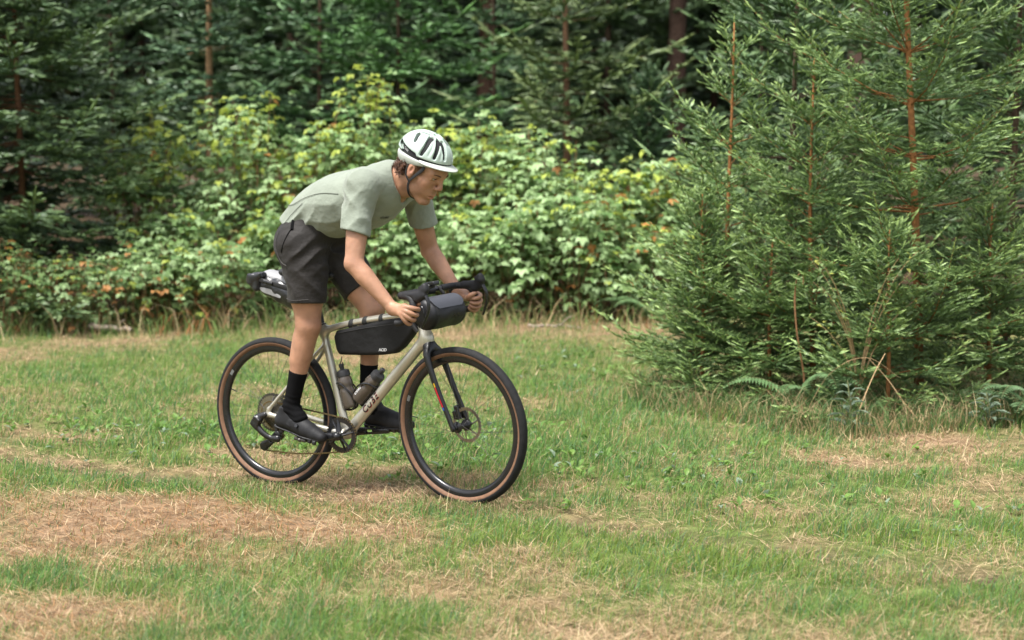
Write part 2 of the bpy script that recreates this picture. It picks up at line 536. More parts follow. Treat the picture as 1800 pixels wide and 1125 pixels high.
# ------------------------------------------------------------------ spruces
def split_shoots(S, piece):
    """cut long shoots into short pieces so that each keeps an even width"""
    L = np.linalg.norm(S['p1'] - S['p0'], axis=1)
    n = np.maximum(np.round(L / piece).astype(int), 1)
    i = np.repeat(np.arange(len(L)), n)
    j = np.arange(len(i)) - np.repeat(np.cumsum(n) - n, n)
    a = (j / n[i])[:, None]; b = ((j + 1) / n[i])[:, None]
    d = S['p1'][i] - S['p0'][i]; dc = S['c1'][i] - S['c0'][i]
    return dict(p0=S['p0'][i] + d * a, p1=S['p0'][i] + d * b, c0=S['c0'][i] + dc * a ** 1.6, c1=S['c0'][i] + dc * b ** 1.6)

def needle_mesh(S, rng, per_m, nlen, nwid, core=0.0, sides=3):
    """S: segments p0-p1 with end colours c0, c1. Each shoot is a slim spindle of packed needles (core radius) fringed by
    single needles, slim triangles standing off all round it."""
    P0, P1 = S['p0'], S['p1']
    Ls = np.linalg.norm(P1 - P0, axis=1)
    cnt = np.maximum((Ls * per_m + rng.rand(len(Ls))).astype(int), 2)
    idx = np.repeat(np.arange(len(Ls)), cnt)
    n = len(idx)
    t = rng.rand(n)
    ax0 = norm(P1 - P0)
    ax = ax0[idx]
    p = P0[idx] + (P1 - P0)[idx] * t[:, None]
    ref = np.tile([0.0, 0.0, 1.0], (n, 1)) + rng.randn(n, 3) * 0.05
    s = norm(np.cross(ax, ref)); u = np.cross(s, ax)
    a = rng.rand(n) * 2 * np.pi
    a = np.where(np.sin(a) < -0.4, -a, a)           # fewer needles underneath
    rad = s * np.cos(a)[:, None] + u * np.sin(a)[:, None]
    f = 0.55 + 0.5 * t
    dirn = norm(ax * f[:, None] + rad)
    ln = nlen * (0.75 + 0.5 * rng.rand(n)) * (1 - 0.3 * t)
    side = norm(np.cross(dirn, rng.randn(n, 3)))
    V = np.stack([p - side * nwid * 0.5, p + side * nwid * 0.5, p + dirn * ln[:, None]], 1).reshape(-1, 3)
    F = np.arange(n * 3).reshape(-1, 3)
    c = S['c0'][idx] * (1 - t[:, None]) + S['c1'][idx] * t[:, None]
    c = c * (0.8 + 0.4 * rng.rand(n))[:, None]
    C = np.repeat(c, 3, axis=0)
    if core > 0:
        m = len(Ls)
        r = core * (0.7 + 0.6 * rng.rand(m)) * np.clip(Ls / 0.06, 0.6, 1.2)
        rf = np.tile([0.0, 0.0, 1.0], (m, 1)) + rng.randn(m, 3) * 0.3
        s = norm(np.cross(ax0, rf)); u = np.cross(s, ax0)
        mid = P0 + (P1 - P0) * (0.4 + 0.3 * rng.rand(m))[:, None]
        ph = rng.rand(m) * 6.28
        vs = [P0, P1 + ax0 * nlen * 0.5]
        for j in range(sides):
            aa = ph + j * 2 * np.pi / sides
            vs.append(mid + (s * np.cos(aa)[:, None] + u * np.sin(aa)[:, None] * 0.8) * r[:, None] * (0.75 + 0.5 * rng.rand(m))[:, None])
        k = sides + 2
        V2 = np.stack(vs, 1).reshape(-1, 3)
        pat = []
        for j in range(sides):
            j2 = (j + 1) % sides
            pat += [[0, 2 + j2, 2 + j], [1, 2 + j, 2 + j2]]
        F2 = (np.array(pat)[None] + (np.arange(m) * k)[:, None, None]).reshape(-1, 3) + len(V)
        cm = (S['c0'] + S['c1']) * 0.5
        C2 = np.stack([S['c0'], S['c1']] + [cm] * sides, 1) * (0.8 + 0.4 * rng.rand(m))[:, None, None]
        V = np.vstack([V, V2]); F = np.vstack([F, F2]); C = np.vstack([C, C2.reshape(-1, 3)])
    return V, F, C

def spruce(name, label, base, H, spread, seed, lean=(0, 0), per_m=300, nlen=0.016, nwid=0.0028, whorl=0.30, nb=6, lat_step=0.055,
           dark=(0.030, 0.062, 0.030), light=(0.10, 0.17, 0.050), low=0.10, zdense=99.0, trunk_r=None, wood=(0.085, 0.056, 0.036),
           tert=True, core=0.007, sides=4, piece=0.0, group=None, leader=True, interw=0.6, up=0.35, view=None):
    rng = np.random.RandomState(seed)
    bz = float(ground_z(base[0], base[1]))
    root = empty(name, (base[0], base[1], bz))
    tag(root, label, 'spruce', group)
    tr = trunk_r or (0.008 + 0.0048 * H)
    # trunk: gently crooked, tapering
    k = 10
    tz = np.linspace(0, 1, k)
    tx = lean[0] * tz * H + 0.02 * np.sin(tz * 5 + seed) * min(H, 3) / 3
    ty = lean[1] * tz * H + 0.02 * np.cos(tz * 4 + seed) * min(H, 3) / 3
    TP = np.stack([tx, ty, tz * H], 1)
    V, F = tube(TP, tr * (1 - 0.9 * tz) + 0.003, 8)
    me = mesh_py('trunk', (V, F), M_BARK)
    at = me.color_attributes.new('Col', 'FLOAT_COLOR', 'POINT')
    cc = np.ones((len(V), 4), dtype=np.float32); cc[:, :3] = wood
    at.data.foreach_set('color', cc.ravel())
    link('trunk', me, root)
    at_z = lambda z: np.array([np.interp(z / H, tz, tx), np.interp(z / H, tz, ty), z])
    seg0, seg1, c0, c1 = [], [], [], []
    bparts = []
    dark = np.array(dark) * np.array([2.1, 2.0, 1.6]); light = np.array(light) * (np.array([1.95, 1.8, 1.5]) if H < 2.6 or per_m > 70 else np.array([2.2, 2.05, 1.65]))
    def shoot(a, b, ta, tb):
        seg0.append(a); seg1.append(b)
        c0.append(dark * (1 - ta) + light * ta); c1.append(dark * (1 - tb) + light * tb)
    starts = []
    z = low * H + 0.05
    while z < H - 0.04:
        m = nb + rng.randint(-1, 2)
        a0 = rng.rand() * 6.28
        for j in range(m):
            starts.append((z + rng.randn() * 0.015, a0 + j * 6.283 / m + rng.randn() * 0.2, 1.0))
        step = whorl * (0.85 + 0.3 * rng.rand())
        for j in range(int(m * interw)):
            starts.append((z + rng.rand() * step, rng.rand() * 6.28, 0.65))
        z += step
    for (z, az, ls) in starts:
        if z > H * 0.985:
            continue
        q = z / H
        sparse = 1.0 if z < zdense else 3.2
        if sparse > 1 and rng.rand() < 0.5:
            continue
        L = (spread * (1 - q) ** 0.75 + 0.10) * ls * (0.8 + 0.4 * rng.rand())
        el = up + (0.55 * q) + rng.randn() * 0.10 - 0.28 * (1 - q)
        h = np.array([math.cos(az), math.sin(az), 0.0])
        o = at_z(z)
        n = max(4, int(L / 0.22))
        s = np.linspace(0, 1, n)
        droop = -0.10 * L * (1 - q)
        path = o + h * (s * L * math.cos(el))[:, None] + np.array([0, 0, 1.0]) * (s * L * math.sin(el) + droop * (4 * s * (1 - s)) + 0.10 * L * s ** 3)[:, None]
        path = path + rng.randn(n, 3) * 0.008 * s[:, None]
        path[:, 2] = np.maximum(path[:, 2], 0.03)
        bparts.append(tube(path, (0.002 + 0.0042 * L) * (1 - 0.8 * s), 3, cap=False))
        sd = np.array([-h[1], h[0], 0.0])
        step = lat_step * sparse
        ss = 0.10 + (0.04 if L > .5 else 0)
        side = 1
        # terminal shoots of the branch itself
        for i in range(n - 1):
            if s[i + 1] > 0.35:
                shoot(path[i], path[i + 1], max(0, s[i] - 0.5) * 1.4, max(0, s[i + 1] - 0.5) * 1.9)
        d = ss * L
        while d < L * 0.97:
            f = d / L
            pos = np.array([np.interp(f, s, path[:, a]) for a in range(3)])
            ll = min(0.42 * (L - d) + 0.05, 0.40) * (0.7 + 0.5 * rng.rand())
            tn = norm(np.array([np.interp(min(f + .05, 1), s, path[:, a]) for a in range(3)]) - pos)
            for sg in ((1, -1) if rng.rand() < 0.75 else (side,)):
                dirv = norm(tn * 0.75 + sd * sg * 0.75 + np.array([0, 0, 1.0]) * (0.10 + rng.randn() * 0.16))
                end = pos + dirv * ll + np.array([0, 0, -0.10 * ll])
                tip = 0.35 + 0.65 * f
                if tert and ll > 0.12:
                    mid = pos + dirv * ll * 0.5
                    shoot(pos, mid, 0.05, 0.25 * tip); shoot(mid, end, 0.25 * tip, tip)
                    e = 0.05
                    while e < ll * 0.9:
                        p3 = pos + (end - pos) * (e / ll)
                        l3 = min(0.45 * (ll - e) + 0.03, 0.11)
                        sg3 = 1 if rng.rand() < 0.5 else -1
                        sd3 = norm(np.cross(dirv, [0, 0, 1.0]))
                        for q3 in (sg3, -sg3) if rng.rand() < .5 else (sg3,):
                            d3 = norm(dirv * 0.8 + sd3 * q3 * 0.7 + np.array([0, 0, 0.12 + rng.randn() * 0.15]))
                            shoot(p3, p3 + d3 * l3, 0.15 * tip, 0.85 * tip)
                        e += lat_step * 0.95
                else:
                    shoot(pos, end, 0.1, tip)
            side = -side
            d += step * (0.8 + 0.4 * rng.rand())
    if leader and H < 6:
        o = at_z(H * 0.93)
        shoot(o, at_z(H) + np.array([0, 0, 0.05]), 0.3, 0.8)
    S = dict(p0=np.array(seg0), p1=np.array(seg1), c0=np.array(c0), c1=np.array(c1))
    if piece:
        S = split_shoots(S, piece)
    V, F, C = needle_mesh(S, rng, per_m, nlen, nwid, core, sides)
    bm = mesh_py('branches', merge(bparts), M_BARK)
    at = bm.color_attributes.new('Col', 'FLOAT_COLOR', 'POINT')
    cc = np.ones((len(bm.vertices), 4), dtype=np.float32); cc[:, :3] = np.array(wood) * 0.9
    at.data.foreach_set('color', cc.ravel())
    link('branches', bm, root)['kind'] = 'stuff'
    cr = link('crown', mesh_np('crown', V, F, M_NEEDLE, C), root)
    cr['kind'] = 'stuff'
    return root, len(F)

NT = 0
def sp(*a, **k):
    global NT
    r, n = spruce(*a, **k)
    NT += n
    return r

QV = 1.0
G1 = 'young spruces in the thicket on the right'
near = dict(wood=(0.30, 0.135, 0.05), per_m=120 * QV, nlen=0.0165, nwid=0.0044, core=0.0078, sides=3, piece=0.052, light=(0.215, 0.315, 0.125), dark=(0.034, 0.070, 0.032), group=G1)
sp('spruce_tree', 'tallest young spruce on the right with a straight orange-brown stem', (2.55, 10.75), 4.3, 1.45, 1, lean=(-0.045, 0.0), whorl=0.33, nb=7, interw=.55, lat_step=.080, zdense=3.0, **near)
sp('spruce_tree', 'small spruce left of the tall orange-stemmed one, its bare leader standing up', (1.90, 10.85), 2.15, 0.95, 2, lean=(-0.01, 0), whorl=0.25, interw=.5, lat_step=.066, **near)
sp('spruce_tree', 'slender young spruce at the left of the right-hand thicket with a thin leader', (1.42, 11.25), 2.40, 0.90, 3, whorl=0.27, interw=.5, lat_step=.068, **near)
sp('spruce_tree', 'darker tall spruce standing behind the small leader of the thicket', (2.00, 12.3), 4.2, 1.35, 4, whorl=0.36, nb=6, interw=.6, lat_step=.115, dark=(0.026, 0.055, 0.028), light=(0.10, 0.165, 0.07), per_m=85 * QV, nlen=0.022, nwid=0.006, core=.010, sides=3, group=G1)
sp('spruce_tree', 'shaded spruce at the right edge behind the tall orange-stemmed one', (3.45, 11.9), 4.2, 1.40, 5, whorl=0.34, interw=.6, lat_step=.115, dark=(0.024, 0.050, 0.026), light=(0.095, 0.155, 0.06), per_m=85 * QV, nlen=0.022, nwid=0.006, core=.010, sides=3, group=G1)
sp('spruce_tree', 'low bushy spruce at the left foot of the right-hand thicket', (1.22, 11.0), 1.30, 0.62, 6, whorl=0.17, nb=7, lat_step=.06, low=.03, **near)
sp('spruce_tree', 'low wide spruce with bright tips in front of the tall one', (2.25, 10.25), 1.10, 0.75, 7, whorl=0.17, nb=7, lat_step=.062, low=.02, **near)
sp('spruce_tree', 'stubby spruce at the foot of the thicket near the right edge', (2.95, 10.6), 1.25, 0.75, 8, whorl=0.18, nb=7, lat_step=.066, low=.02, **near)
sp('spruce_tree', 'low dense spruce between the bushy left one and the leader', (1.62, 10.75), 1.05, 0.60, 9, whorl=0.16, nb=7, lat_step=.062, low=.02, **near)

sp('spruce_tree', 'shaded bushy spruce filling the thicket behind the tall orange-stemmed one', (2.85, 13.2), 2.6, 1.25, 10, whorl=0.30, lat_step=.12, interw=.8, low=.02, dark=(0.030, 0.060, 0.030), light=(0.10, 0.165, 0.07), per_m=60 * QV, nlen=0.022, nwid=0.007, core=.012, sides=3, group=G1)

GB = 'spruces at the forest edge'
mid = dict(low=.19, per_m=30 * QV, nlen=0.034, nwid=0.013, core=.021, sides=3, tert=True, lat_step=.168, group=GB, zdense=3.9, interw=1.0)
sp('spruce_tree', 'big dark spruce at the left edge with branches hanging over the brambles', (-4.75, 16.7), 5.8, 2.10, 20, low=.08, whorl=.30, nb=8, per_m=45 * QV, nlen=.030, nwid=.010, core=.019, sides=3, lat_step=.125, zdense=3.9, interw=1.0,
   dark=(0.030, 0.056, 0.036), light=(0.085, 0.135, 0.062), wood=(.14, .07, .035), up=.05, group=GB)
sp('spruce_tree', 'dark spruce at the outer left edge of the picture behind the big one', (-5.6, 17.2), 4.76, 1.9, 21, whorl=.45, dark=(0.026, 0.05, 0.03), light=(0.07, 0.115, 0.05), up=.05, **mid)
sp('spruce_tree', 'thin-trunked spruce with a bare pale stem behind the left end of the brambles', (-3.5, 20.2), 6.12, 1.5, 22, whorl=.55, nb=5, trunk_r=.06, wood=(.27, .17, .09), dark=(0.028, 0.058, 0.040), light=(0.07, 0.125, 0.07), up=.05, **mid)
sp('spruce_tree', 'dark spruce behind the brambles between the thin bare stem and the soft green spruce', (-2.35, 21.2), 5.78, 2.0, 23, whorl=.5, dark=(0.028, 0.062, 0.036), light=(0.07, 0.14, 0.06), up=.0, **mid)
sp('spruce_tree', 'soft bright green spruce above the rider\'s back behind the brambles', (-1.35, 20.4), 6.12, 2.1, 24, whorl=.45, nb=7, dark=(0.036, 0.080, 0.040), light=(0.085, 0.175, 0.065), up=-.02, **mid)
sp('spruce_tree', 'shaded spruce behind the brambles straight above the helmet', (-0.25, 22.5), 6.12, 2.0, 25, whorl=.5, dark=(0.026, 0.058, 0.034), light=(0.065, 0.12, 0.055), up=.0, **mid)
sp('spruce_tree', 'olive spruce with a straight bare brown trunk right of the helmet', (0.60, 19.2), 5.1, 1.9, 26, whorl=.42, nb=6, trunk_r=.055, wood=(.17, .095, .055), dark=(0.040, 0.066, 0.036), light=(0.115, 0.155, 0.070), up=.12, **mid)
sp('spruce_tree', 'low dark spruce behind the right end of the brambles', (1.50, 18.9), 2.55, 1.15, 27, whorl=.26, nb=7, dark=(0.028, 0.058, 0.036), light=(0.075, 0.125, 0.065), **mid)
sp('spruce_tree', 'spruce in the gap between the thick trunk and the right-hand thicket', (2.95, 20.5), 5.1, 1.7, 28, whorl=.5, dark=(0.030, 0.060, 0.036), light=(0.08, 0.13, 0.06), up=.05, **mid)
sp('spruce_tree', 'pale-tipped spruce behind the top of the right-hand thicket', (3.75, 18.2), 4.76, 1.7, 29, whorl=.45, dark=(0.032, 0.062, 0.036), light=(0.095, 0.15, 0.07), up=.05, **mid)
sp('spruce_tree', 'dense spruce filling the upper right corner behind the thicket', (4.85, 16.8), 4.76, 1.8, 30, whorl=.42, dark=(0.028, 0.06, 0.03), light=(0.085, 0.15, 0.055), up=.05, **mid)
sp('spruce_tree', 'dark spruce far left deep in the forest', (-5.2, 22.5), 6.12, 2.0, 31, whorl=.55, dark=(0.024, 0.05, 0.030), light=(0.06, 0.11, 0.05), up=.0, **mid)

# rows deeper in the forest
far = dict(low=.16, per_m=8 * QV, nlen=0.10, nwid=0.05, core=.055, sides=3, tert=False, lat_step=.19, zdense=4.4, whorl=.5, nb=7, up=-.02, group='trees deep in the forest', interw=1.0)
_rng = np.random.RandomState(77)
FAR_LAB = ['deep-forest spruce seen dimly behind the left dark spruce', 'deep-forest spruce behind the thin bare stem', 'deep-forest spruce left of the soft green spruce',
           'deep-forest spruce behind the soft green spruce', 'deep-forest spruce above the helmet', 'deep-forest spruce left of the bare brown trunk',
           'deep-forest spruce right of the bare brown trunk', 'deep-forest spruce beside the thick trunk', 'deep-forest spruce right of the thick trunk',
           'deep-forest spruce behind the right-hand thicket', 'deep-forest spruce in the far upper right']
def copy_tree(src, name, label, loc, rz, sc, group):
    r = src.copy(); COL.objects.link(r); r.name = name
    r.location = (loc[0], loc[1], float(ground_z(*loc))); r.rotation_euler = (0, 0, rz); r.scale = (sc, sc, sc)
    tag(r, label, 'spruce', group)
    for ch in list(src.children):
        c = ch.copy(); COL.objects.link(c); c.parent = r
        c.name = ch.name.split('.')[0]
    return r
GF, GR = 'trees deep in the forest', 'back row of the forest'
fsrc = []
for i in range(4):
    X = -7.6 + i * 1.55 + _rng.randn() * .2
    Y = 26.0 + (i % 3) * 1.6 + _rng.rand()
    fsrc.append(sp('spruce_tree', FAR_LAB[i], (X, Y), 10.5 + _rng.rand() * 1.5, 2.3, 100 + i, dark=(0.028, 0.054, 0.032), light=(0.07, 0.115, 0.06), wood=(.10, .068, .045), **dict(far, group=GF)))
for i in range(4, 11):
    X = -7.6 + i * 1.55 + _rng.randn() * .2
    Y = 26.0 + (i % 3) * 1.6 + _rng.rand()
    copy_tree(fsrc[(i * 3 + 1) % 4], 'spruce_tree', FAR_LAB[i], (X, Y), i * 1.7, .92 + .16 * _rng.rand(), GF)
bsrc = []
for i in range(26):
    X = (-12.0 + i * 1.75 if i < 15 else -13.5 + (i - 15) * 2.7) + _rng.randn() * .3
    Y = (33.0 + (i % 4) * 2.2 if i < 15 else 43.5 + (i % 2) * 2) + _rng.rand()
    LB = 'dim spruce in the darkest back row of the forest'
    if i < 3:
        bsrc.append(sp('spruce_tree', LB, (X, Y), 12.5 + _rng.rand() * 1.5, 2.8, 200 + i, dark=(0.028, 0.052, 0.034), light=(0.065, 0.105, 0.058), wood=(.10, .068, .045),
            **dict(far, group=GR, per_m=6 * QV, nlen=.16, nwid=.09, core=.11, lat_step=.25, zdense=5.0)))
    else:
        copy_tree(bsrc[i % 3], 'spruce_tree', LB, (X, Y), i * 2.3, (.92 if i < 15 else 1.15) + .16 * _rng.rand(), GR)

GE = 'forest edge beyond the picture'
for i, (X, Y) in enumerate(((-7.6, 17.5), (-9.6, 18.5), (-8.4, 21.5), (-11.8, 20.0), (6.6, 17.0), (8.2, 19.0), (7.4, 15.2))):
    copy_tree(fsrc[i % 4], 'spruce_tree', 'spruce of the forest edge outside the %s border of the picture' % ('left' if X < 0 else 'right'), (X, Y), i * 1.3, .75 + .1 * _rng.rand(), GE)

# two old trunks standing clear of low branches
def old_trunk(label, base, r, H, seed, c=(0.17, 0.095, 0.062)):
    rng = np.random.RandomState(seed)
    root = empty('old_tree', (base[0], base[1], 0))
    tag(root, label, 'tree', 'old trunks in the forest')
    zz = np.linspace(-0.05, H, 26)
    P = np.stack([0.03 * np.sin(zz * .7 + seed), 0.03 * np.cos(zz * .6), zz], 1)
    rr = r * (1 - 0.04 * zz) * (1 + 0.35 * np.exp(-zz / 0.35)) * (1 + 0.03 * rng.randn(26))
    V, F = tube(P, rr, 16)
    V = V + rng.randn(*V.shape) * 0.008
    me = mesh_py('trunk', (V, F), M_BARK)
    at = me.color_attributes.new('Col', 'FLOAT_COLOR', 'POINT')
    cc = np.ones((len(V), 4), dtype=np.float32); cc[:, :3] = c
    at.data.foreach_set('color', cc.ravel())
    link('trunk', me, root)
    # crown high above
    m = 2600
    a = rng.rand(m) * 6.28; q = rng.rand(m)
    z = H * (0.45 + 0.55 * q); rad = (1 - q) * 2.4 * np.sqrt(rng.rand(m)) + .1
    p0 = np.stack([np.cos(a) * rad, np.sin(a) * rad, z - rad * .25], 1)
    p1 = p0 + np.stack([np.cos(a) * .35, np.sin(a) * .35, -.05 + rng.randn(m) * .1], 1)
    V, F, C = needle_mesh(dict(p0=p0, p1=p1, c0=np.tile([0.03, 0.06, 0.035], (m, 1)), c1=np.tile([0.06, 0.11, 0.05], (m, 1))), rng, 8, .10, .05, .06)
    cr = link('crown', mesh_np('crown', V, F, M_NEEDLE, C), root); cr['kind'] = 'stuff'
old_trunk('thick reddish-brown trunk rising behind the right end of the brambles', (2.45, 25.6), .15, 12, 3, (0.10, 0.062, 0.045))
old_trunk('thick grey-brown trunk behind the top of the right-hand thicket', (4.95, 24.6), .23, 12, 4, (0.16, 0.10, 0.075))
old_trunk('thick dark trunk at the top edge above the helmet', (-0.42, 27.6), .16, 12, 5, (0.13, 0.075, 0.05))

# ------------------------------------------------------------------ brambles
def bramble(label, cx, cy, rx, ry, H, n, seed, tone=0.5, yellow=0.12, rust=0.008, pale=0.62, lsize=0.075, group='bramble bushes along the forest edge'):
    rng = np.random.RandomState(seed)
    root = empty('bramble_bush', (cx, cy, float(ground_z(cx, cy))))
    tag(root, label, 'bush', group)
    canes, tips = [], []
    ncane = max(10, int(n / 105))
    P, D, N, L, W, C = [], [], [], [], [], []
    for i in range(ncane):
        a = rng.rand() * 6.28
        b0 = np.array([math.cos(a) * rx * .45 * rng.rand() ** .5, math.sin(a) * ry * .45 * rng.rand() ** .5, 0])
        a2 = a + rng.randn() * .5
        reach = .35 + .65 * rng.rand()
        hh = H * (1.0 - .5 * reach ** 2) * (.82 + .3 * rng.rand())
        e = np.array([math.cos(a2) * rx * reach, math.sin(a2) * ry * reach, hh * (0.55 + .4 * (1 - reach))])
        top = b0 * .5 + e * .5; top[2] = hh * 1.12
        path = bez(b0, b0 + [0, 0, hh * .8], top, e, 9)
        canes.append(tube(path, np.linspace(.006, .002, 9), 4, cap=False))
        # compound leaves along the outer part of the cane
        nl = int(n / ncane / 4) + 1
        for j in range(nl):
            t = .04 + .96 * rng.rand() ** .85
            p = np.array([np.interp(t, np.linspace(0, 1, 9), path[:, q]) for q in range(3)]) + rng.randn(3) * [.09, .09, .06]
            out = norm(np.array([p[0] / rx, p[1] / ry, 0.25]) + rng.randn(3) * .45)
            hd = norm(np.array([out[0], out[1], -.15 + rng.randn() * .3]))
            p = p + hd * .06
            hrel = p[2] / H
            is_y = rng.rand() < yellow * (0.25 + 2.2 * max(0, hrel - .55))
            is_r = rng.rand() < rust * (1.5 - 1.2 * hrel)
            sz = lsize * (.65 + .7 * rng.rand())
            tt = rng.rand()
            c = np.array([0.085, 0.160, 0.050]) * (1 - tt) + np.array([0.170, 0.250, 0.090]) * tt
            if rng.rand() < pale: c = np.array([0.25, 0.35, 0.165]) * (.8 + .4 * rng.rand())
            if is_y: c = np.array([0.30, 0.355, 0.065]) * (.75 + .4 * rng.rand())
            if is_r: c = np.array([0.36, 0.17, 0.055]) * (.6 + .6 * rng.rand())
            c = c * (1.15 + .5 * tone)
            sidev = norm(np.cross(hd, [0, 0, 1.0]))
            nrm = np.array([0, 0, 1.0]) + out * .55 + rng.randn(3) * .28
            for sdx in (0, 1, -1):
                dd = norm(hd + sidev * sdx * 1.15 + np.array([0, 0, -.12]))
                P.append(p - (hd * .02 if sdx else 0)); D.append(dd); N.append(nrm + rng.randn(3) * .12)
                s2 = sz * (1 if sdx == 0 else .82)
                L.append(s2); W.append(s2 * .66); C.append(c * (.9 + .2 * rng.rand()))
    V, F, Cc = leaflets(np.array(P), np.array(D), np.array(N), np.array(L), np.array(W), np.array(C), fold=.12, droop=.22, cheap=True)
    V[:, 2] = np.maximum(V[:, 2], 0.005)
    cm = mesh_py('canes', merge(canes), M_BARK)
    at = cm.color_attributes.new('Col', 'FLOAT_COLOR', 'POINT')
    cc = np.ones((len(cm.vertices), 4), dtype=np.float32); cc[:, :3] = (0.20, 0.12, 0.06)
    at.data.foreach_set('color', cc.ravel())
    link('canes', cm, root)['kind'] = 'stuff'
    fo = link('foliage', mesh_np('foliage', V, F, M_LEAF, Cc), root)
    fo['kind'] = 'stuff'

K = QV
BR = [  # label, px-derived x, y, rx, ry, H, n leaflets, seed, options
 ('tall bramble bush with yellow shoot tips at the left end beside the dark spruce', -3.55, 17.3, .75, .8, 2.02, 3000, dict(yellow=.5)),
 ('bramble bush with the highest yellow-green shoots left of the rider', -2.75, 17.5, .75, .8, 2.12, 3000, dict(yellow=.5)),
 ('full bramble bush directly behind the rider\'s lower back', -2.05, 17.4, .75, .8, 1.95, 3000, dict(yellow=.35)),
 ('bramble bush with an upright leafy shoot above the rider\'s back', -1.50, 17.6, .65, .8, 2.14, 3000, dict(yellow=.4)),
 ('bramble bush behind the rider\'s shoulders', -0.90, 17.5, .7, .8, 1.90, 3000, dict(yellow=.3)),
 ('bramble bush with yellowish shoots just right of the helmet', -0.25, 17.5, .65, .8, 2.05, 3000, dict(yellow=.45)),
 ('sloping bramble bush to the right of the rider\'s face', 0.32, 17.3, .7, .8, 1.74, 3000, dict(yellow=.25)),
 ('lower bramble bush under the olive spruce', 0.95, 17.2, .7, .8, 1.58, 2800, dict(yellow=.35, rust=.04)),
 ('yellow-tinged bramble bush at the right end near the spruce thicket', 1.55, 17.0, .6, .7, 1.50, 2500, dict(yellow=.45, rust=.06)),
 ('pale-leaved bush peeping out behind the left of the spruce thicket', 2.15, 17.4, .7, .7, 1.62, 2300, dict(pale=.7)),
 ('front bramble bush behind the saddle bag', -2.15, 16.5, .65, .5, 1.15, 1900, dict(pale=.6)),
 ('front bramble bush behind the rider\'s knees', -1.35, 16.5, .65, .5, 1.20, 1900, dict()),
 ('front bramble bush framed by the rider\'s arms', -0.62, 16.5, .6, .5, 1.25, 1900, dict()),
 ('front bramble bush just right of the handlebar', 0.02, 16.5, .6, .5, 1.20, 1900, dict(rust=.03)),
 ('front bramble bush with dry orange-brown leaves', 0.68, 16.4, .6, .5, 1.15, 1900, dict(rust=.09, pale=.5)),
 ('rusty low bramble bush at the right end of the hedge', 1.22, 16.4, .5, .5, 1.05, 1700, dict(rust=.10, pale=.5)),
 ('low pale bramble bush left of the saddle bag', -2.75, 15.75, .6, .45, .80, 1800, dict(pale=.55, rust=.06, lsize=.068, tone=.2)),
 ('low bramble bush with rusty leaves under the tall left shoots', -3.35, 15.6, .55, .45, .85, 1700, dict(pale=.45, rust=.10, lsize=.062, tone=.1)),
 ('low weedy bush at the foot of the big dark spruce', -3.95, 15.4, .6, .45, .80, 1700, dict(pale=.35, rust=.14, lsize=.050, tone=.1)),
 ('low weedy bush at the left edge of the picture', -4.6, 15.3, .6, .45, .75, 1700, dict(pale=.35, rust=.14, lsize=.048, tone=.1)),
 ('leafy bramble clump poking out below the dark spruce branches', -3.3, 16.2, .55, .5, 1.15, 1700, dict(pale=.55)),
]
for i, (lb, x, y, rx, ry, H, n, kw) in enumerate(BR):
    bramble(lb, x, y, rx * 1.05, ry, H * (1.10 + .10 * math.sin(i * 2.4)), int(n * K * 1.5), 300 + i, **dict(dict(lsize=.084), **kw))

# ------------------------------------------------------------------ solid modelling by distance fields (meshed with surface nets)
def rot_y(a):
    c, s = math.cos(a), math.sin(a)
    return np.array([[c, 0, s], [0, 1, 0], [-s, 0, c]])
def rot_x(a):
    c, s = math.cos(a), math.sin(a)
    return np.array([[1, 0, 0], [0, c, -s], [0, s, c]])
def rot_z(a):
    c, s = math.cos(a), math.sin(a)
    return np.array([[c, -s, 0], [s, c, 0], [0, 0, 1]])

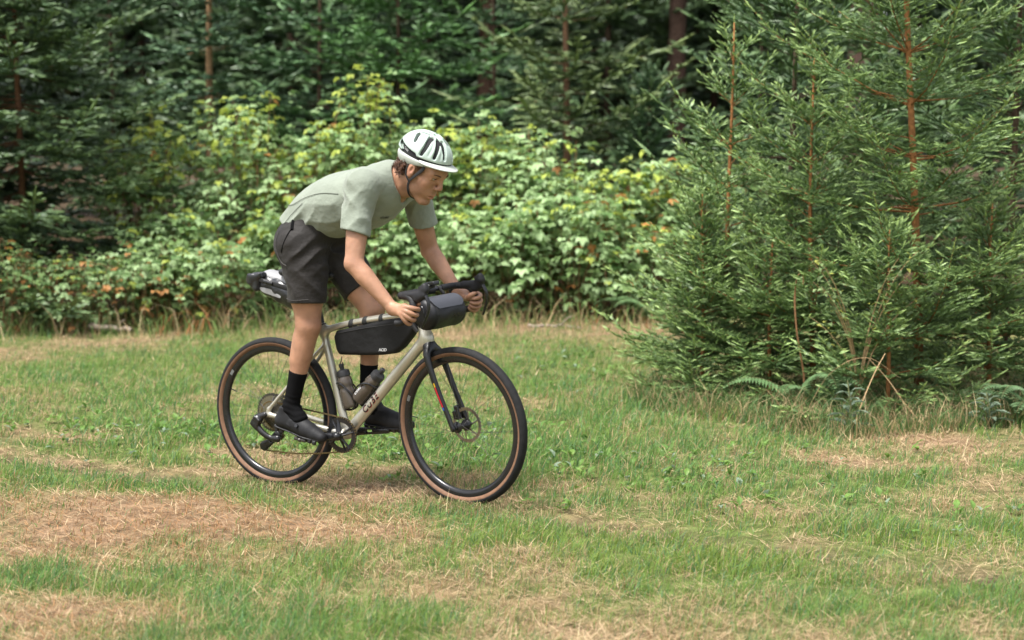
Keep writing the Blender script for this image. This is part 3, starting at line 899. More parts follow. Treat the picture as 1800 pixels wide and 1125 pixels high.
class Field:
    def __init__(self, lo, hi, h):
        self.lo = np.array(lo, dtype=float); self.h = h
        self.n = np.ceil((np.array(hi) - self.lo) / h).astype(int) + 1
        self.D = np.full(tuple(self.n), 1.0, dtype=np.float32)
        self.ax = [(self.lo[i] + h * np.arange(self.n[i])).astype(np.float32) for i in range(3)]
    def win(self, lo, hi):
        sl = []
        for i in range(3):
            a = int(max(0, math.floor((lo[i] - self.lo[i]) / self.h)))
            b = int(min(self.n[i], math.ceil((hi[i] - self.lo[i]) / self.h) + 1))
            if b <= a: return None
            sl.append(slice(a, b))
        X = self.ax[0][sl[0]][:, None, None]; Y = self.ax[1][sl[1]][None, :, None]; Z = self.ax[2][sl[2]][None, None, :]
        return tuple(sl), X, Y, Z
    def _comb(self, sl, d, k, sub):
        D = self.D[sl]
        if sub:
            if k > 0:
                h = np.maximum(k - np.abs(-d - D), 0) / k
                self.D[sl] = np.maximum(D, -d) + h * h * k * 0.25
            else:
                self.D[sl] = np.maximum(D, -d)
        else:
            if k > 0:
                h = np.maximum(k - np.abs(d - D), 0) / k
                self.D[sl] = np.minimum(D, d) - h * h * k * 0.25
            else:
                self.D[sl] = np.minimum(D, d)
    def cone(self, a, b, ra, rb, k=0.01, sub=False, flat=None):
        """round cone; flat=(unit vector, factor): squeezes the section along that vector"""
        a = np.asarray(a, dtype=float); b = np.asarray(b, dtype=float)
        pad = k + 3 * self.h
        rm = max(ra, rb) * (1.0 if flat is None else max(1.0, flat[1])) + pad
        w = self.win(np.minimum(a, b) - rm, np.maximum(a, b) + rm)
        if w is None: return self
        sl, X, Y, Z = w
        ba = b - a; l2 = max(float(ba @ ba), 1e-12)
        px, py, pz = X - a[0], Y - a[1], Z - a[2]
        t = np.clip((px * ba[0] + py * ba[1] + pz * ba[2]) / l2, 0, 1)
        dx, dy, dz = px - t * ba[0], py - t * ba[1], pz - t * ba[2]
        if flat is not None:
            v = norm(np.asarray(flat[0], dtype=float)); q = dx * v[0] + dy * v[1] + dz * v[2]
            f = 1.0 / flat[1] - 1.0
            dx = dx + v[0] * q * f; dy = dy + v[1] * q * f; dz = dz + v[2] * q * f
        d = np.sqrt(dx * dx + dy * dy + dz * dz) - (ra + (rb - ra) * t)
        self._comb(sl, d.astype(np.float32), k, sub)
        return self
    def chain(self, pts, rads, k=0.01, sub=False, flat=None):
        """swept string of round cones, joined to itself without a blend so that no joint bulges"""
        P = np.asarray(pts, dtype=float); R = np.asarray(rads, dtype=float)
        if len(P) > 2:          # refine so that bends stay smooth
            t = np.linspace(0, len(P) - 1, (len(P) - 1) * 4 + 1)
            P2 = spline(P, 4)
            R = np.interp(t, np.arange(len(P)), R); P = P2
        rm = R.max() * (1.0 if flat is None else max(1.0, flat[1])) + k + 3 * self.h
        w = self.win(P.min(0) - rm, P.max(0) + rm)
        if w is None: return self
        sl, X, Y, Z = w
        best = None
        for i in range(len(P) - 1):
            q = P[i]; ba = P[i + 1] - q; l2 = max(float(ba @ ba), 1e-12)
            px, py, pz = X - q[0], Y - q[1], Z - q[2]
            t = np.clip((px * ba[0] + py * ba[1] + pz * ba[2]) / l2, 0, 1)
            dx, dy, dz = px - t * ba[0], py - t * ba[1], pz - t * ba[2]
            if flat is not None:
                v = norm(np.asarray(flat[0], dtype=float)); m = dx * v[0] + dy * v[1] + dz * v[2]
                f = 1.0 / flat[1] - 1.0
                dx = dx + v[0] * m * f; dy = dy + v[1] * m * f; dz = dz + v[2] * m * f
            d = np.sqrt(dx * dx + dy * dy + dz * dz) - (R[i] + (R[i + 1] - R[i]) * t)
            best = d if best is None else np.minimum(best, d)
        self._comb(sl, best.astype(np.float32), k, sub)
        return self
    def ell(self, c, r, M=None, k=0.01, sub=False):
        c = np.asarray(c, dtype=float); r = np.asarray(r, dtype=float)
        M = np.eye(3) if M is None else M
        ext = np.abs(M) @ r + k + 3 * self.h
        w = self.win(c - ext, c + ext)
        if w is None: return self
        sl, X, Y, Z = w
        px, py, pz = X - c[0], Y - c[1], Z - c[2]
        q = [(px * M[0, i] + py * M[1, i] + pz * M[2, i]) for i in range(3)]
        k0 = np.sqrt(sum((q[i] / r[i]) ** 2 for i in range(3)))
        k1 = np.sqrt(sum((q[i] / r[i] ** 2) ** 2 for i in range(3))) + 1e-9
        d = k0 * (k0 - 1) / k1
        d = np.where(k0 < 0.2, -min(r), d)
        self._comb(sl, d.astype(np.float32), k, sub)
        return self
    def box(self, c, hs, M=None, rnd=0.0, k=0.0, sub=False):
        c = np.asarray(c, dtype=float); hs = np.asarray(hs, dtype=float)
        M = np.eye(3) if M is None else M
        ext = np.abs(M) @ hs + k + 3 * self.h
        w = self.win(c - ext, c + ext)
        if w is None: return self
        sl, X, Y, Z = w
        px, py, pz = X - c[0], Y - c[1], Z - c[2]
        q = [np.abs(px * M[0, i] + py * M[1, i] + pz * M[2, i]) - (hs[i] - rnd) for i in range(3)]
        o = np.sqrt(np.maximum(q[0], 0) ** 2 + np.maximum(q[1], 0) ** 2 + np.maximum(q[2], 0) ** 2)
        d = o + np.minimum(np.maximum(np.maximum(q[0], q[1]), q[2]), 0) - rnd
        self._comb(sl, d.astype(np.float32), k, sub)
        return self
    def cut(self, p, n, k=0.0, lo=None, hi=None):
        """remove everything on the side the normal points to (inside the optional window)"""
        w = self.win(self.lo if lo is None else lo, self.lo + self.h * self.n if hi is None else hi)
        if w is None: return self
        sl, X, Y, Z = w
        n = norm(np.asarray(n, dtype=float))
        d = -((X - p[0]) * n[0] + (Y - p[1]) * n[1] + (Z - p[2]) * n[2])
        self._comb(sl, d.astype(np.float32), k, True)
        return self
    def disp(self, fn):
        X = self.ax[0][:, None, None]; Y = self.ax[1][None, :, None]; Z = self.ax[2][None, None, :]
        self.D = self.D + fn(X, Y, Z).astype(np.float32)
        return self
    def mesh(self):
        D = self.D; I = D < 0
        c = [I[a:D.shape[0] - 1 + a, b:D.shape[1] - 1 + b, e:D.shape[2] - 1 + e] for a in (0, 1) for b in (0, 1) for e in (0, 1)]
        anyc = c[0].copy(); allc = c[0].copy()
        for q in c[1:]:
            anyc |= q; allc &= q
        act = anyc & ~allc
        ids = np.argwhere(act)
        vid = np.full(act.shape, -1, dtype=np.int64)
        vid[act] = np.arange(len(ids))
        off = np.array([(a, b, e) for a in (0, 1) for b in (0, 1) for e in (0, 1)])
        vals = np.stack([D[ids[:, 0] + o[0], ids[:, 1] + o[1], ids[:, 2] + o[2]] for o in off], 1)
        acc = np.zeros((len(ids), 3)); cn = np.zeros(len(ids))
        for i in range(8):
            for j in range(i + 1, 8):
                if np.abs(off[i] - off[j]).sum() != 1: continue
                va, vb = vals[:, i], vals[:, j]
                cr = (va < 0) != (vb < 0)
                t = np.where(cr, va / np.where(np.abs(va - vb) < 1e-9, 1, va - vb), 0)
                p = off[i] + (off[j] - off[i]) * t[:, None]
                acc += p * cr[:, None]; cn += cr
        V = self.lo + (ids + acc / np.maximum(cn, 1)[:, None]) * self.h
        F = []
        for axis in range(3):
            sl0 = [slice(None)] * 3; sl1 = [slice(None)] * 3
            sl0[axis] = slice(0, -1); sl1[axis] = slice(1, None)
            A, B = I[tuple(sl0)], I[tuple(sl1)]
            e = np.argwhere(A != B)
            o1, o2 = (axis + 1) % 3, (axis + 2) % 3
            ok = (e[:, o1] > 0) & (e[:, o2] > 0) & (e[:, o1] < D.shape[o1] - 1) & (e[:, o2] < D.shape[o2] - 1)
            e = e[ok]
            if not len(e): continue
            fl = A[e[:, 0], e[:, 1], e[:, 2]]
            def g(d1, d2):
                q = e.copy(); q[:, o1] -= d1; q[:, o2] -= d2
                return vid[q[:, 0], q[:, 1], q[:, 2]]
            quad = np.stack([g(1, 1), g(0, 1), g(0, 0), g(1, 0)], 1)
            quad[~fl] = quad[~fl][:, ::-1]
            F.append(quad)
        return V, np.vstack(F)

def relax(V, F, it=2, lam=0.5):
    """light Laplacian smoothing of a quad mesh"""
    E = np.vstack([F[:, [0, 1]], F[:, [1, 2]], F[:, [2, 3]], F[:, [3, 0]]])
    n = len(V)
    deg = np.bincount(E.ravel(), minlength=n).astype(float)
    for _ in range(it):
        S = np.zeros_like(V)
        for a in range(3):
            S[:, a] = np.bincount(E[:, 0], V[E[:, 1], a], n) + np.bincount(E[:, 1], V[E[:, 0], a], n)
        V = V + lam * (S / np.maximum(deg, 1)[:, None] - V)
    return V

# ------------------------------------------------------------------ the bicycle (built in its own axes: x forward, y left, z up; origin on the ground under the rear axle)
BIKE_LOC = (-1.1121, 8.0981, 0.0)
BIKE_ROT = (0.0206, -0.0154, -0.5425)
BM = Matrix.Translation(BIKE_LOC) @ Euler(BIKE_ROT, 'XYZ').to_matrix().to_4x4()
STEER = -0.095
S_PT = np.array([0.885, 0, 0.72]); S_AX = norm(np.array([-0.317, 0, 0.948]))
def steer(P):
    P = np.asarray(P, dtype=float) - S_PT
    c, s = math.cos(STEER), math.sin(STEER)
    return S_PT + P * c + np.cross(np.broadcast_to(S_AX, P.shape), P) * s + S_AX * (P @ S_AX)[..., None] * (1 - c)

def bike_thing(name, off, label, cat, group=None):
    o = empty(name)
    o.matrix_world = BM @ Matrix.Translation(off)
    tag(o, label, cat, group)
    o['_'] = 0
    del o['_']
    return o

def offp(VF, off):
    return np.asarray(VF[0]) - np.asarray(off), VF[1]

MB_FRAME = mat('frame_paint', (0.46, 0.44, 0.37), rough=0.32, metal=0.6, coat=0.35, noise=(30, 0.04))
MB_BLACK = mat('black_matt_paint', (0.009, 0.009, 0.0095), rough=0.42, coat=0.15, noise=(60, 0.15))
MB_GLOSS = mat('black_alloy', (0.012, 0.012, 0.013), rough=0.24, metal=0.0, spec=0.6, noise=(40, 0.2))
MB_RUB = mat('tyre_rubber', (0.014, 0.014, 0.0145), rough=0.75, bump=(380, 0.7, 0.002), noise=(50, 0.3), spec=.3)
MB_TAN = mat('tan_sidewall', (0.180, 0.095, 0.054), rough=0.7, noise=(45, 0.18), bump=(300, 0.2, 0.001))
MB_STEEL = mat('brushed_steel', (0.34, 0.32, 0.285), rough=0.32, metal=1.0, noise=(80, 0.15))
MB_DARKST = mat('dark_steel', (0.10, 0.095, 0.088), rough=0.4, metal=0.9, noise=(80, 0.2))
MB_CHAIN = mat('chain_bronze', (0.22, 0.165, 0.085), rough=0.42, metal=0.9, noise=(200, 0.35))
MB_TAPE = mat('bar_tape', (0.013, 0.013, 0.0145), rough=0.62, bump=(220, 0.5, 0.002))
MB_HOOD = mat('hood_rubber', (0.017, 0.017, 0.019), rough=0.5, spec=.35, noise=(60, 0.15))
MB_SADDLE = mat('saddle_cover', (0.018, 0.018, 0.019), rough=0.5)
MB_RED = mat('decal_red', (0.62, 0.02, 0.04), rough=0.35)
MB_YEL = mat('decal_yellow', (0.75, 0.48, 0.03), rough=0.35)
MB_BLU = mat('decal_blue', (0.02, 0.10, 0.50), rough=0.35)
MB_INK = mat('decal_black', (0.012, 0.012, 0.013), rough=0.35)
MB_WHT = mat('decal_white', (0.72, 0.72, 0.72), rough=0.4)
MB_WHTG = mat('rim_label_grey', (0.13, 0.135, 0.13), rough=0.4)

bike = bike_thing('gravel_bicycle', (0, 0, 0), 'champagne-silver gravel bicycle with tan-sided tyres and black fork, ridden across the grass', 'bicycle')
AX_R = np.array([0, 0, 0.356]); AX_F = np.array([1.05, 0, 0.356]); BB = np.array([0.418, 0, 0.280])

def sdf_part(name, f, material, parent, it=1, off=None, label=None, colors=None):
    V, F = f.mesh()
    V = relax(V, F, it)
    if off is not None: V = V - np.asarray(off)
    c = colors(V + (0 if off is None else np.asarray(off))) if colors else None
    o = link(name, mesh_np(name, V, F, material, c, smooth=True), parent)
    if label: o['label'] = label
    return o

def disc(c, r, y0, y1, n=24):
    """short cylinder along y"""
    return tube([(c[0], y0, c[2]), (c[0], y1, c[2])], r, n)

def revolve(profile, n=96, closed=True):
    """profile: list of (radius, y). Axis y through the origin."""
    P = np.asarray(profile, dtype=float); k = len(P)
    a = np.arange(n) * 2 * np.pi / n
    V = np.stack([P[None, :, 0] * np.cos(a)[:, None], np.broadcast_to(P[None, :, 1], (n, k)), P[None, :, 0] * np.sin(a)[:, None]], 2).reshape(-1, 3)
    F = []
    kk = k if closed else k - 1
    for i in range(n):
        i2 = (i + 1) % n
        for j in range(kk):
            j2 = (j + 1) % k
            F.append((i * k + j, i * k + j2, i2 * k + j2, i2 * k + j))
    return V, F

def gear(r, y0, y1, teeth, rin, h=0.004):
    """toothed ring"""
    n = teeth * 4
    a = np.arange(n) * 2 * np.pi / n
    ro = r + np.where((np.arange(n) % 4) < 2, h * 0.5, -h * 0.5)
    V = []
    for y in (y0, y1):
        for rr in (ro, np.full(n, rin)):
            V.append(np.stack([rr * np.cos(a), np.full(n, y), rr * np.sin(a)], 1))
    V = np.vstack(V)
    F = []
    for i in range(n):
        j = (i + 1) % n
        F += [(i, j, n + j, n + i), (2 * n + j, 2 * n + i, 3 * n + i, 3 * n + j), (i, 2 * n + i, 2 * n + j, j), (n + j, 3 * n + j, 3 * n + i, n + i)]
    return V, F

def bike_frame():
    f = Field((-0.06, -0.10, 0.22), (0.94, 0.10, 0.92), 0.0038)
    HT, HB = np.array([0.832, 0, 0.872]), np.array([0.884, 0, 0.715])
    ST_ = np.array([0.296, 0, 0.772])
    k = 0.03
    f.cone(HB, HT, 0.026, 0.023, 0)
    f.chain([HB + [-.008, 0, .03], [.64, 0, .505], BB + [.012, 0, .012]], [.026, .026, .027], k, flat=((0, 1, 0), .86))
    f.chain([HT + [0, 0, -.022], [.58, 0, .816], [.42, 0, .785], ST_ + [0, 0, -.02]], [.021, .0165, .0155, .017], k, flat=((0, 1, 0), 1.15))
    f.cone(BB, ST_ + [-.002, 0, .006], .020, .0175, k)
    for s in (1, -1):
        f.chain([(.312, 0.008 * s, .690), (.25, .030 * s, .625), (.12, .052 * s, .49), (.012, .063 * s, .378)], [.010, .0088, .0085, .0095], .012)
        f.chain([(BB[0] - .01, .028 * s, .285), (.30, .040 * s, .305), (.15, .056 * s, .330), (.012, .064 * s, .352)], [.017, .0125, .0115, .012], .014, flat=((0, 0, 1), 1.1))
        f.chain([(.012, .063 * s, .378), (-.002, .064 * s, .350)], [.011, .012], .01, flat=((0, 1, 0), .6))
    f.cone(BB + [0, -.036, 0], BB + [0, .036, 0], .024, .024, .012)
    f.cut(HT + [0, 0, 0.004], S_AX, lo=(.78, -.1, .84), hi=(.9, .1, .92))
    o = sdf_part('frame', f, MB_FRAME, bike, 2)
    # collar at the top of the seat tube
    part('seat_clamp', tube([(.2995, 0, .764), (.2945, 0, .786)], .0195, 18), MB_BLACK, o)
    part('headset_ring', tube([HT + [0.0015, 0, .002], HT + [-.0075, 0, .028]], [.024, .020], 20), MB_BLACK, o)
    part('thru_axle', tube([(0, -.078, .356), (0, .074, .356)], .0065, 12), MB_GLOSS, o)
    return o
frame = bike_frame()

def text_mesh(body, size, depth, shear=0.0, bold=0.0, spacing=1.0):
    cu = bpy.data.curves.new('lettering', 'FONT')
    cu.body = body; cu.size = size; cu.extrude = depth; cu.shear = shear; cu.offset = bold
    cu.align_x = 'CENTER'; cu.align_y = 'CENTER'; cu.space_character = spacing; cu.resolution_u = 3
    tmp = bpy.data.objects.new('lettering', cu)
    COL.objects.link(tmp)
    dg = bpy.context.evaluated_depsgraph_get(); dg.update()
    me = bpy.data.meshes.new_from_object(tmp.evaluated_get(dg))
    bpy.data.objects.remove(tmp); bpy.data.curves.remove(cu)
    V = np.array([v.co for v in me.vertices]); F = [tuple(p.vertices) for p in me.polygons]
    bpy.data.meshes.remove(me)
    return V, F

def place_text(VF, org, xdir, ydir):
    x = norm(np.array(xdir)); y = norm(np.array(ydir) - np.dot(ydir, x) * x); z = np.cross(x, y)
    V = np.asarray(org) + VF[0][:, :1] * x + VF[0][:, 1:2] * y + VF[0][:, 2:3] * z
    return V, VF[1]

DTD = norm(np.array([.876 - .430, 0, .745 - .292]))
DTU = np.array([-DTD[2], 0, DTD[0]])
def on_tube(VF, c, axis, r, lift=0.0006):
    """wrap flat lettering round a tube of radius r (its near, right-hand side)"""
    V = VF[0].copy(); d = (V - c)
    u = d @ np.cross(np.array([0, 1.0, 0]), axis)
    V[:, 1] = V[:, 1] + (r - np.sqrt(np.maximum(r * r - u * u, 1e-6))) * 1.0
    return V, VF[1]
tx = place_text(text_mesh('CUBE', .042, .0006, shear=.22, bold=.0011, spacing=1.15), (0, 0, 0), DTD, DTU)
c0 = np.array([.568, -.0228, .432])
tx = (tx[0] * [1, 1, 1], tx[1])
for nm, mt, dv in (('lettering', MB_INK, (0, -.0007, 0)), ('lettering_shadow', MB_RED, (0.0007, 0.0001, -.0010))):
    V = tx[0] + c0 + np.array(dv)
    V = on_tube((V, tx[1]), c0, DTD, .027)
    part(nm, V, mt, frame, smooth=False, label='black letters CUBE along the down tube' if nm == 'lettering' else None)
# small black mark on the head tube front
lg = [(-.010, -.012), (0, -.018), (.010, -.012), (.010, -.002), (.002, .002), (.010, .008), (0, .018), (-.010, .010), (-.004, .004), (-.010, 0)]
hv = np.array([[.874 + .018 * math.cos(a[0] * 45 - .9) - .315 * a[1], .0262 * math.sin(a[0] * 45 - .9), .745 + a[1] * .95] for a in lg])
hv[:, 0] = hv[:, 0] + .0105
nv = len(hv)
part('head_badge', (np.vstack([hv, hv + [-.004, .003, 0]]), [tuple(range(nv)), tuple(range(2 * nv - 1, nv - 1, -1))] + [(i, nv + i, nv + (i + 1) % nv, (i + 1) % nv) for i in range(nv)]), MB_INK, frame, smooth=False)

# seat post and saddle
part('seat_post', tube([(.297, 0, .77), (.262, 0, .912), (.248, 0, .958)], [.0138, .0138, .012], 16), MB_BLACK, bike)
def saddle():
    f = Field((.05, -.10, .94), (.42, .10, 1.06), 0.0035)
    f.cone((.355, 0, 1.012), (.24, 0, 1.018), .020, .030, .03, flat=((0, 0, 1), .75))
    f.cone((.24, 0, 1.018), (.13, .035, 1.026), .030, .042, .03, flat=((0, 0, 1), .55))
    f.cone((.24, 0, 1.018), (.13, -.035, 1.026), .030, .042, .03, flat=((0, 0, 1), .55))
    o = sdf_part('saddle', f, MB_SADDLE, bike, 2)
    for s in (1, -1):
        part('rail', tube(spline([(.325, .008 * s, 1.0), (.29, .02 * s, .972), (.22, .022 * s, .968), (.15, .025 * s, .99), (.125, .03 * s, 1.012)]), .0035, 8), MB_DARKST, o)
saddle()

# wheels
def wheel(name, axle, rear, place):
    root = link(name, mesh_py('hub', merge([tube([(0, -.052, 0), (0, -.036, 0), (0, -.03, 0), (0, -.014, 0), (0, .014, 0), (0, .03, 0), (0, .036, 0), (0, .052, 0)],
                [.010, .011, .026, .014, .014, .026, .014, .010], 20)]), MB_GLOSS, True, 40), bike)
    root.matrix_local = place
    tread, side = [], []
    rc, ry, rz = .3345, .0215, .0225
    ang = np.radians(np.linspace(-95, 95, 19))
    outer = [(rc + ry * math.cos(a), rz * math.sin(a)) for a in ang]
    inner = [(rc + (ry - .003) * math.cos(a), (rz - .003) * math.sin(a)) for a in ang[::-1]]
    link('tyre', mesh_py('tyre', revolve(outer + inner, 96), MB_RUB), root)
    for s in (1, -1):
        a2 = np.radians(np.linspace(94, 152, 8)) * s
        po = [(rc + ry * math.cos(a), (rz - .0003) * math.sin(a)) for a in a2] + [(.3125, .0112 * s)]
        pi = [(r - .001 if i == 0 else r, y - .003 * s) for i, (r, y) in enumerate(po)][::-1]
        link('sidewall', mesh_py('sidewall', revolve(po + pi, 96), MB_TAN), root)
    prof = [(.3165, .0128), (.3165, .0100), (.309, .0095), (.309, -.0095), (.3165, -.0100), (.3165, -.0128), (.305, -.0138), (.296, -.0120), (.2875, -.0070), (.2860, 0), (.2875, .0070), (.296, .0120), (.305, .0138)]
    rim = link('rim', mesh_py('rim', revolve(prof, 96), MB_GLOSS, True, 50), root)
    # pale maker's label on the rim
    aa = 2.78 if not rear else 2.62
    lab = []
    for da in np.linspace(-.045, .045, 5):
        a = aa + da
        for r, y in ((.3125, -.0137), (.2975, -.01285)):
            lab.append((r * math.cos(a), y - .0006, r * math.sin(a)))
    V = np.array(lab); V2 = V + [0, .0012, 0]
    F = [(2 * i, 2 * i + 1, 2 * i + 3, 2 * i + 2) for i in range(4)] + [(10 + 2 * i + 2, 10 + 2 * i + 3, 10 + 2 * i + 1, 10 + 2 * i) for i in range(4)]
    link('rim_label', mesh_py('rim_label', (np.vstack([V, V2]), F), MB_WHTG, False), root)
    sm = {}
    for i in range(28):
        s = 1 if i % 2 else -1
        a = i * 2 * math.pi / 28
        lead = (1 if (i // 2) % 2 else -1) * 1.25
        A = np.array([.024 * math.cos(a + lead), .031 * s, .024 * math.sin(a + lead)])
        B = np.array([.288 * math.cos(a), .002 * s, .288 * math.sin(a)])
        d = B - A; L = float(np.linalg.norm(d))
        if 'm' not in sm:
            sm['m'] = mesh_py('spoke', tube([(0, 0, 0), (0, 0, L)], .0008, 5, cap=False), MB_DARKST)
            sm['L'] = L
        o = link('spoke', sm['m'], root)
        q = Vector(d).to_track_quat('Z', 'Y')
        o.matrix_local = Matrix.Translation(A) @ q.to_matrix().to_4x4()
    # valve
    va = aa + .28
    part('valve', tube([(.288 * math.cos(va), 0, .288 * math.sin(va)), (.252 * math.cos(va), 0, .252 * math.sin(va))], .0026, 8), MB_GLOSS, root)
    # disc brake rotor on the left side
    yb = .040
    V, F = gear(.0795, yb - .0009, yb + .0009, 30, .0650, .0035)
    rt = link('brake_rotor', mesh_py('brake_rotor', (V, F), MB_STEEL, False), root)
    arms = []
    for i in range(6):
        a = i * math.pi / 3
        arms.append(tube(spline([(.016 * math.cos(a), yb, .016 * math.sin(a)), (.042 * math.cos(a + .32), yb, .042 * math.sin(a + .32)), (.0665 * math.cos(a + .42), yb, .0665 * math.sin(a + .42))], 5), .0035, 6, flat=(1, .3), up=(0, 1, 0)))
    for i, am in enumerate(arms):
        part('rotor_arm', am, MB_STEEL, root)
    part('rotor_lockring', tube([(0, yb - .004, 0), (0, yb + .004, 0)], .019, 20), MB_GLOSS, root)
    return root

place_r = Matrix.Translation(AX_R) @ Matrix.Rotation(0.1, 4, 'Y')
rear_wheel = wheel('rear_wheel', AX_R, True, place_r)
_af = steer(AX_F)
place_f = Matrix.Translation(_af) @ Matrix.Rotation(STEER, 4, Vector(S_AX))
front_wheel = wheel('front_wheel', AX_F, False, place_f)

# cassette on the rear wheel
for i, (r, y) in enumerate([(.092, -.0215), (.080, -.0252), (.069, -.0289), (.0605, -.0326), (.0535, -.0363), (.0475, -.040), (.042, -.0437), (.037, -.0474), (.0315, -.0511), (.026, -.0548)]):
    V, F = gear(r, y - .0009, y + .0009, max(12, int(r * 490)), r - .014 if i < 7 else .014, .0042)
    link('sprocket', mesh_py('sprocket', (V, F), MB_DARKST if i == 0 else MB_STEEL, False), rear_wheel)
cc_ = []
for i in range(5):
    a = i * 2 * math.pi / 5
    cc_.append(tube([(.016 * math.cos(a), -.050, .016 * math.sin(a)), (.080 * math.cos(a + .25), -.0225, .080 * math.sin(a + .25))], [.007, .004], 6))
part('cassette_carrier', merge(cc_ + [tube([(0, -.056, 0), (0, -.02, 0)], .018, 18)]), MB_DARKST, rear_wheel)

# fork
def fork():
    f = Field((.82, -.10, .30), (1.12, .10, .76), 0.003)
    CR = np.array([.888, 0, .708])
    f.cone(CR + [-.002, 0, .006], CR + [.006, 0, -.018], .027, .026, .01)
    for s in (1, -1):
        f.chain([CR + [.004, .012 * s, -.006], (.908, .044 * s, .676), (.930, .054 * s, .620), (.975, .057 * s, .510), (1.020, .058 * s, .416), (1.048, .059 * s, .352)],
                [.023, .0195, .0165, .0145, .0125, .0125], .022, flat=((0, 1, 0), .72))
    V, F = f.mesh()
    V = steer(relax(V, F, 2))
    o = link('fork', mesh_np('fork', V, F, MB_BLACK, None, smooth=True), bike)
    # red, yellow and blue flash on the right leg
    def leg(t):   # centre of the leg
        pts = np.array([(.930, -.054, .620), (.975, -.057, .510), (1.020, -.058, .416)])
        return np.array([np.interp(t, [0, .5, 1], pts[:, a]) for a in range(3)])
    for nm, mt, t0, t1 in (('yellow_flash', MB_YEL, .30, .38), ('red_flash', MB_RED, .385, .82), ('blue_flash', MB_BLU, .825, .89)):
        rows = []
        for t in np.linspace(t0, t1, 5):
            c = leg(t)
            rows.append([c + [-.0035, -.0116, -.0015], c + [.0035, -.0118, .0015]])
        V = np.array(rows).reshape(-1, 3); V2 = V + [0, .003, 0]
        F = [(2 * i, 2 * i + 2, 2 * i + 3, 2 * i + 1) for i in range(4)]
        F2 = [tuple(10 + q for q in x[::-1]) for x in F]
        part(nm, (steer(np.vstack([V, V2])), F + F2), mt, o, smooth=False)
    part('thru_axle', (steer(tube([(1.05, -.0715, .356), (1.05, .070, .356)], .0075, 14)[0]), tube([(0, 0, 0), (0, 1, 0)], .0075, 14)[1]), MB_GLOSS, o)
    # brake caliper and hose on the left leg
    g = Field((.94, .02, .34), (1.06, .10, .46), .0025)
    g.box((1.000, .052, .408), (.013, .019, .033), rot_y(-.30), .006)
    g.box((.988, .042, .395), (.010, .012, .020), rot_y(-.30), .004, .008)
    V, F = g.mesh(); V = steer(relax(V, F, 1))
    link('brake_caliper', mesh_np('brake_caliper', V, F, MB_GLOSS, None, True), o)
    V, F = tube(spline([(1.00, .046, .438), (.978, .045, .50), (.955, .046, .56), (.915, .036, .66)]), .0024, 7)
    part('brake_hose', (steer(V), F), MB_BLACK, o)
fork()
g = Field((-.03, .02, .33), (.16, .09, .46), .0025)
g.box((.075, .050, .378), (.034, .017, .012), rot_y(.22), .005)
sdf_part('rear_brake_caliper', g, MB_GLOSS, bike, 1)

# cranks, chainring, pedals
crank = link('crankset', mesh_py('crankset', merge([tube([BB + [0, -.062, 0], BB + [0, .066, 0]], .0145, 20), tube([BB + [0, -.073, 0], BB + [0, -.060, 0]], .020, 20)]), MB_GLOSS), bike)
V, F = gear(.0815, -.0490, -.0420, 40, .0590, .0060)
link('chainring', mesh_py('chainring', (V + BB, F), MB_GLOSS, False), crank)
for i in range(8):
    a = i * math.pi / 4 + .2
    if i % 2: a -= .42
    part('spider_arm', tube([BB + [.016 * math.cos(a), -.058, .016 * math.sin(a)], BB + [.05 * math.cos(a + .03), -.048, .05 * math.sin(a + .03)], BB + [.0735 * math.cos(a + .05), -.0447, .0735 * math.sin(a + .05)]], [.0110, .0085, .0085], 8, flat=(1, .6)), MB_GLOSS, crank)
PR = np.array([.250, -.098, .262]); PL = np.array([.586, .098, .292])
def crank_arm(a, b, s):
    f = Field(np.minimum(a, b) - .035, np.maximum(a, b) + .035, .0025)
    f.cone(a, b, .0195, .0145, .0, flat=((0, 1, 0), .62))
    f.cone(a + [0, -.004, 0], a + [0, .004, 0], .019, .019, .008)
    m = a + (b - a) * .5
    if s > 0:      # the left arm has an open window
        f.cone(a + (b - a) * .36 + [0, -.03, 0], a + (b - a) * .36 + [0, .03, 0], .007, .007, .004, sub=True)
        f.cone(a + (b - a) * .50 + [0, -.03, 0], a + (b - a) * .50 + [0, .03, 0], .0065, .0065, .004, sub=True)
        f.cone(a + (b - a) * .43 + [0, -.03, 0], a + (b - a) * .43 + [0, .03, 0], .0068, .0068, .004, sub=True)
    sdf_part('crank_arm', f, MB_GLOSS, crank, 1)
crank_arm(BB + [0, -.078, 0], np.array([PR[0], -.086, PR[2]]), -1)
crank_arm(BB + [0, .070, 0], np.array([PL[0], .082, PL[2]]), 1)
for P, s in ((PR, -1), (PL, 1)):
    parts_ = [tube([(P[0], .080 * s, P[2]), (P[0], .145 * s, P[2])], .0075, 12)]
    f = Field((P[0] - .06, min(.08 * s, .16 * s), P[2] - .04), (P[0] + .06, max(.08 * s, .16 * s), P[2] + .04), .0025)
    yc = .120 * s
    f.box((P[0], yc, P[2]), (.034, .026, .008), rot_y(.15), .005)
    f.box((P[0], yc, P[2]), (.020, .016, .02), None, .003, sub=True)
    f.cone((P[0], .085 * s, P[2]), (P[0], .145 * s, P[2]), .009, .009, .006)
    sdf_part('pedal', f, MB_DARKST, crank, 1)

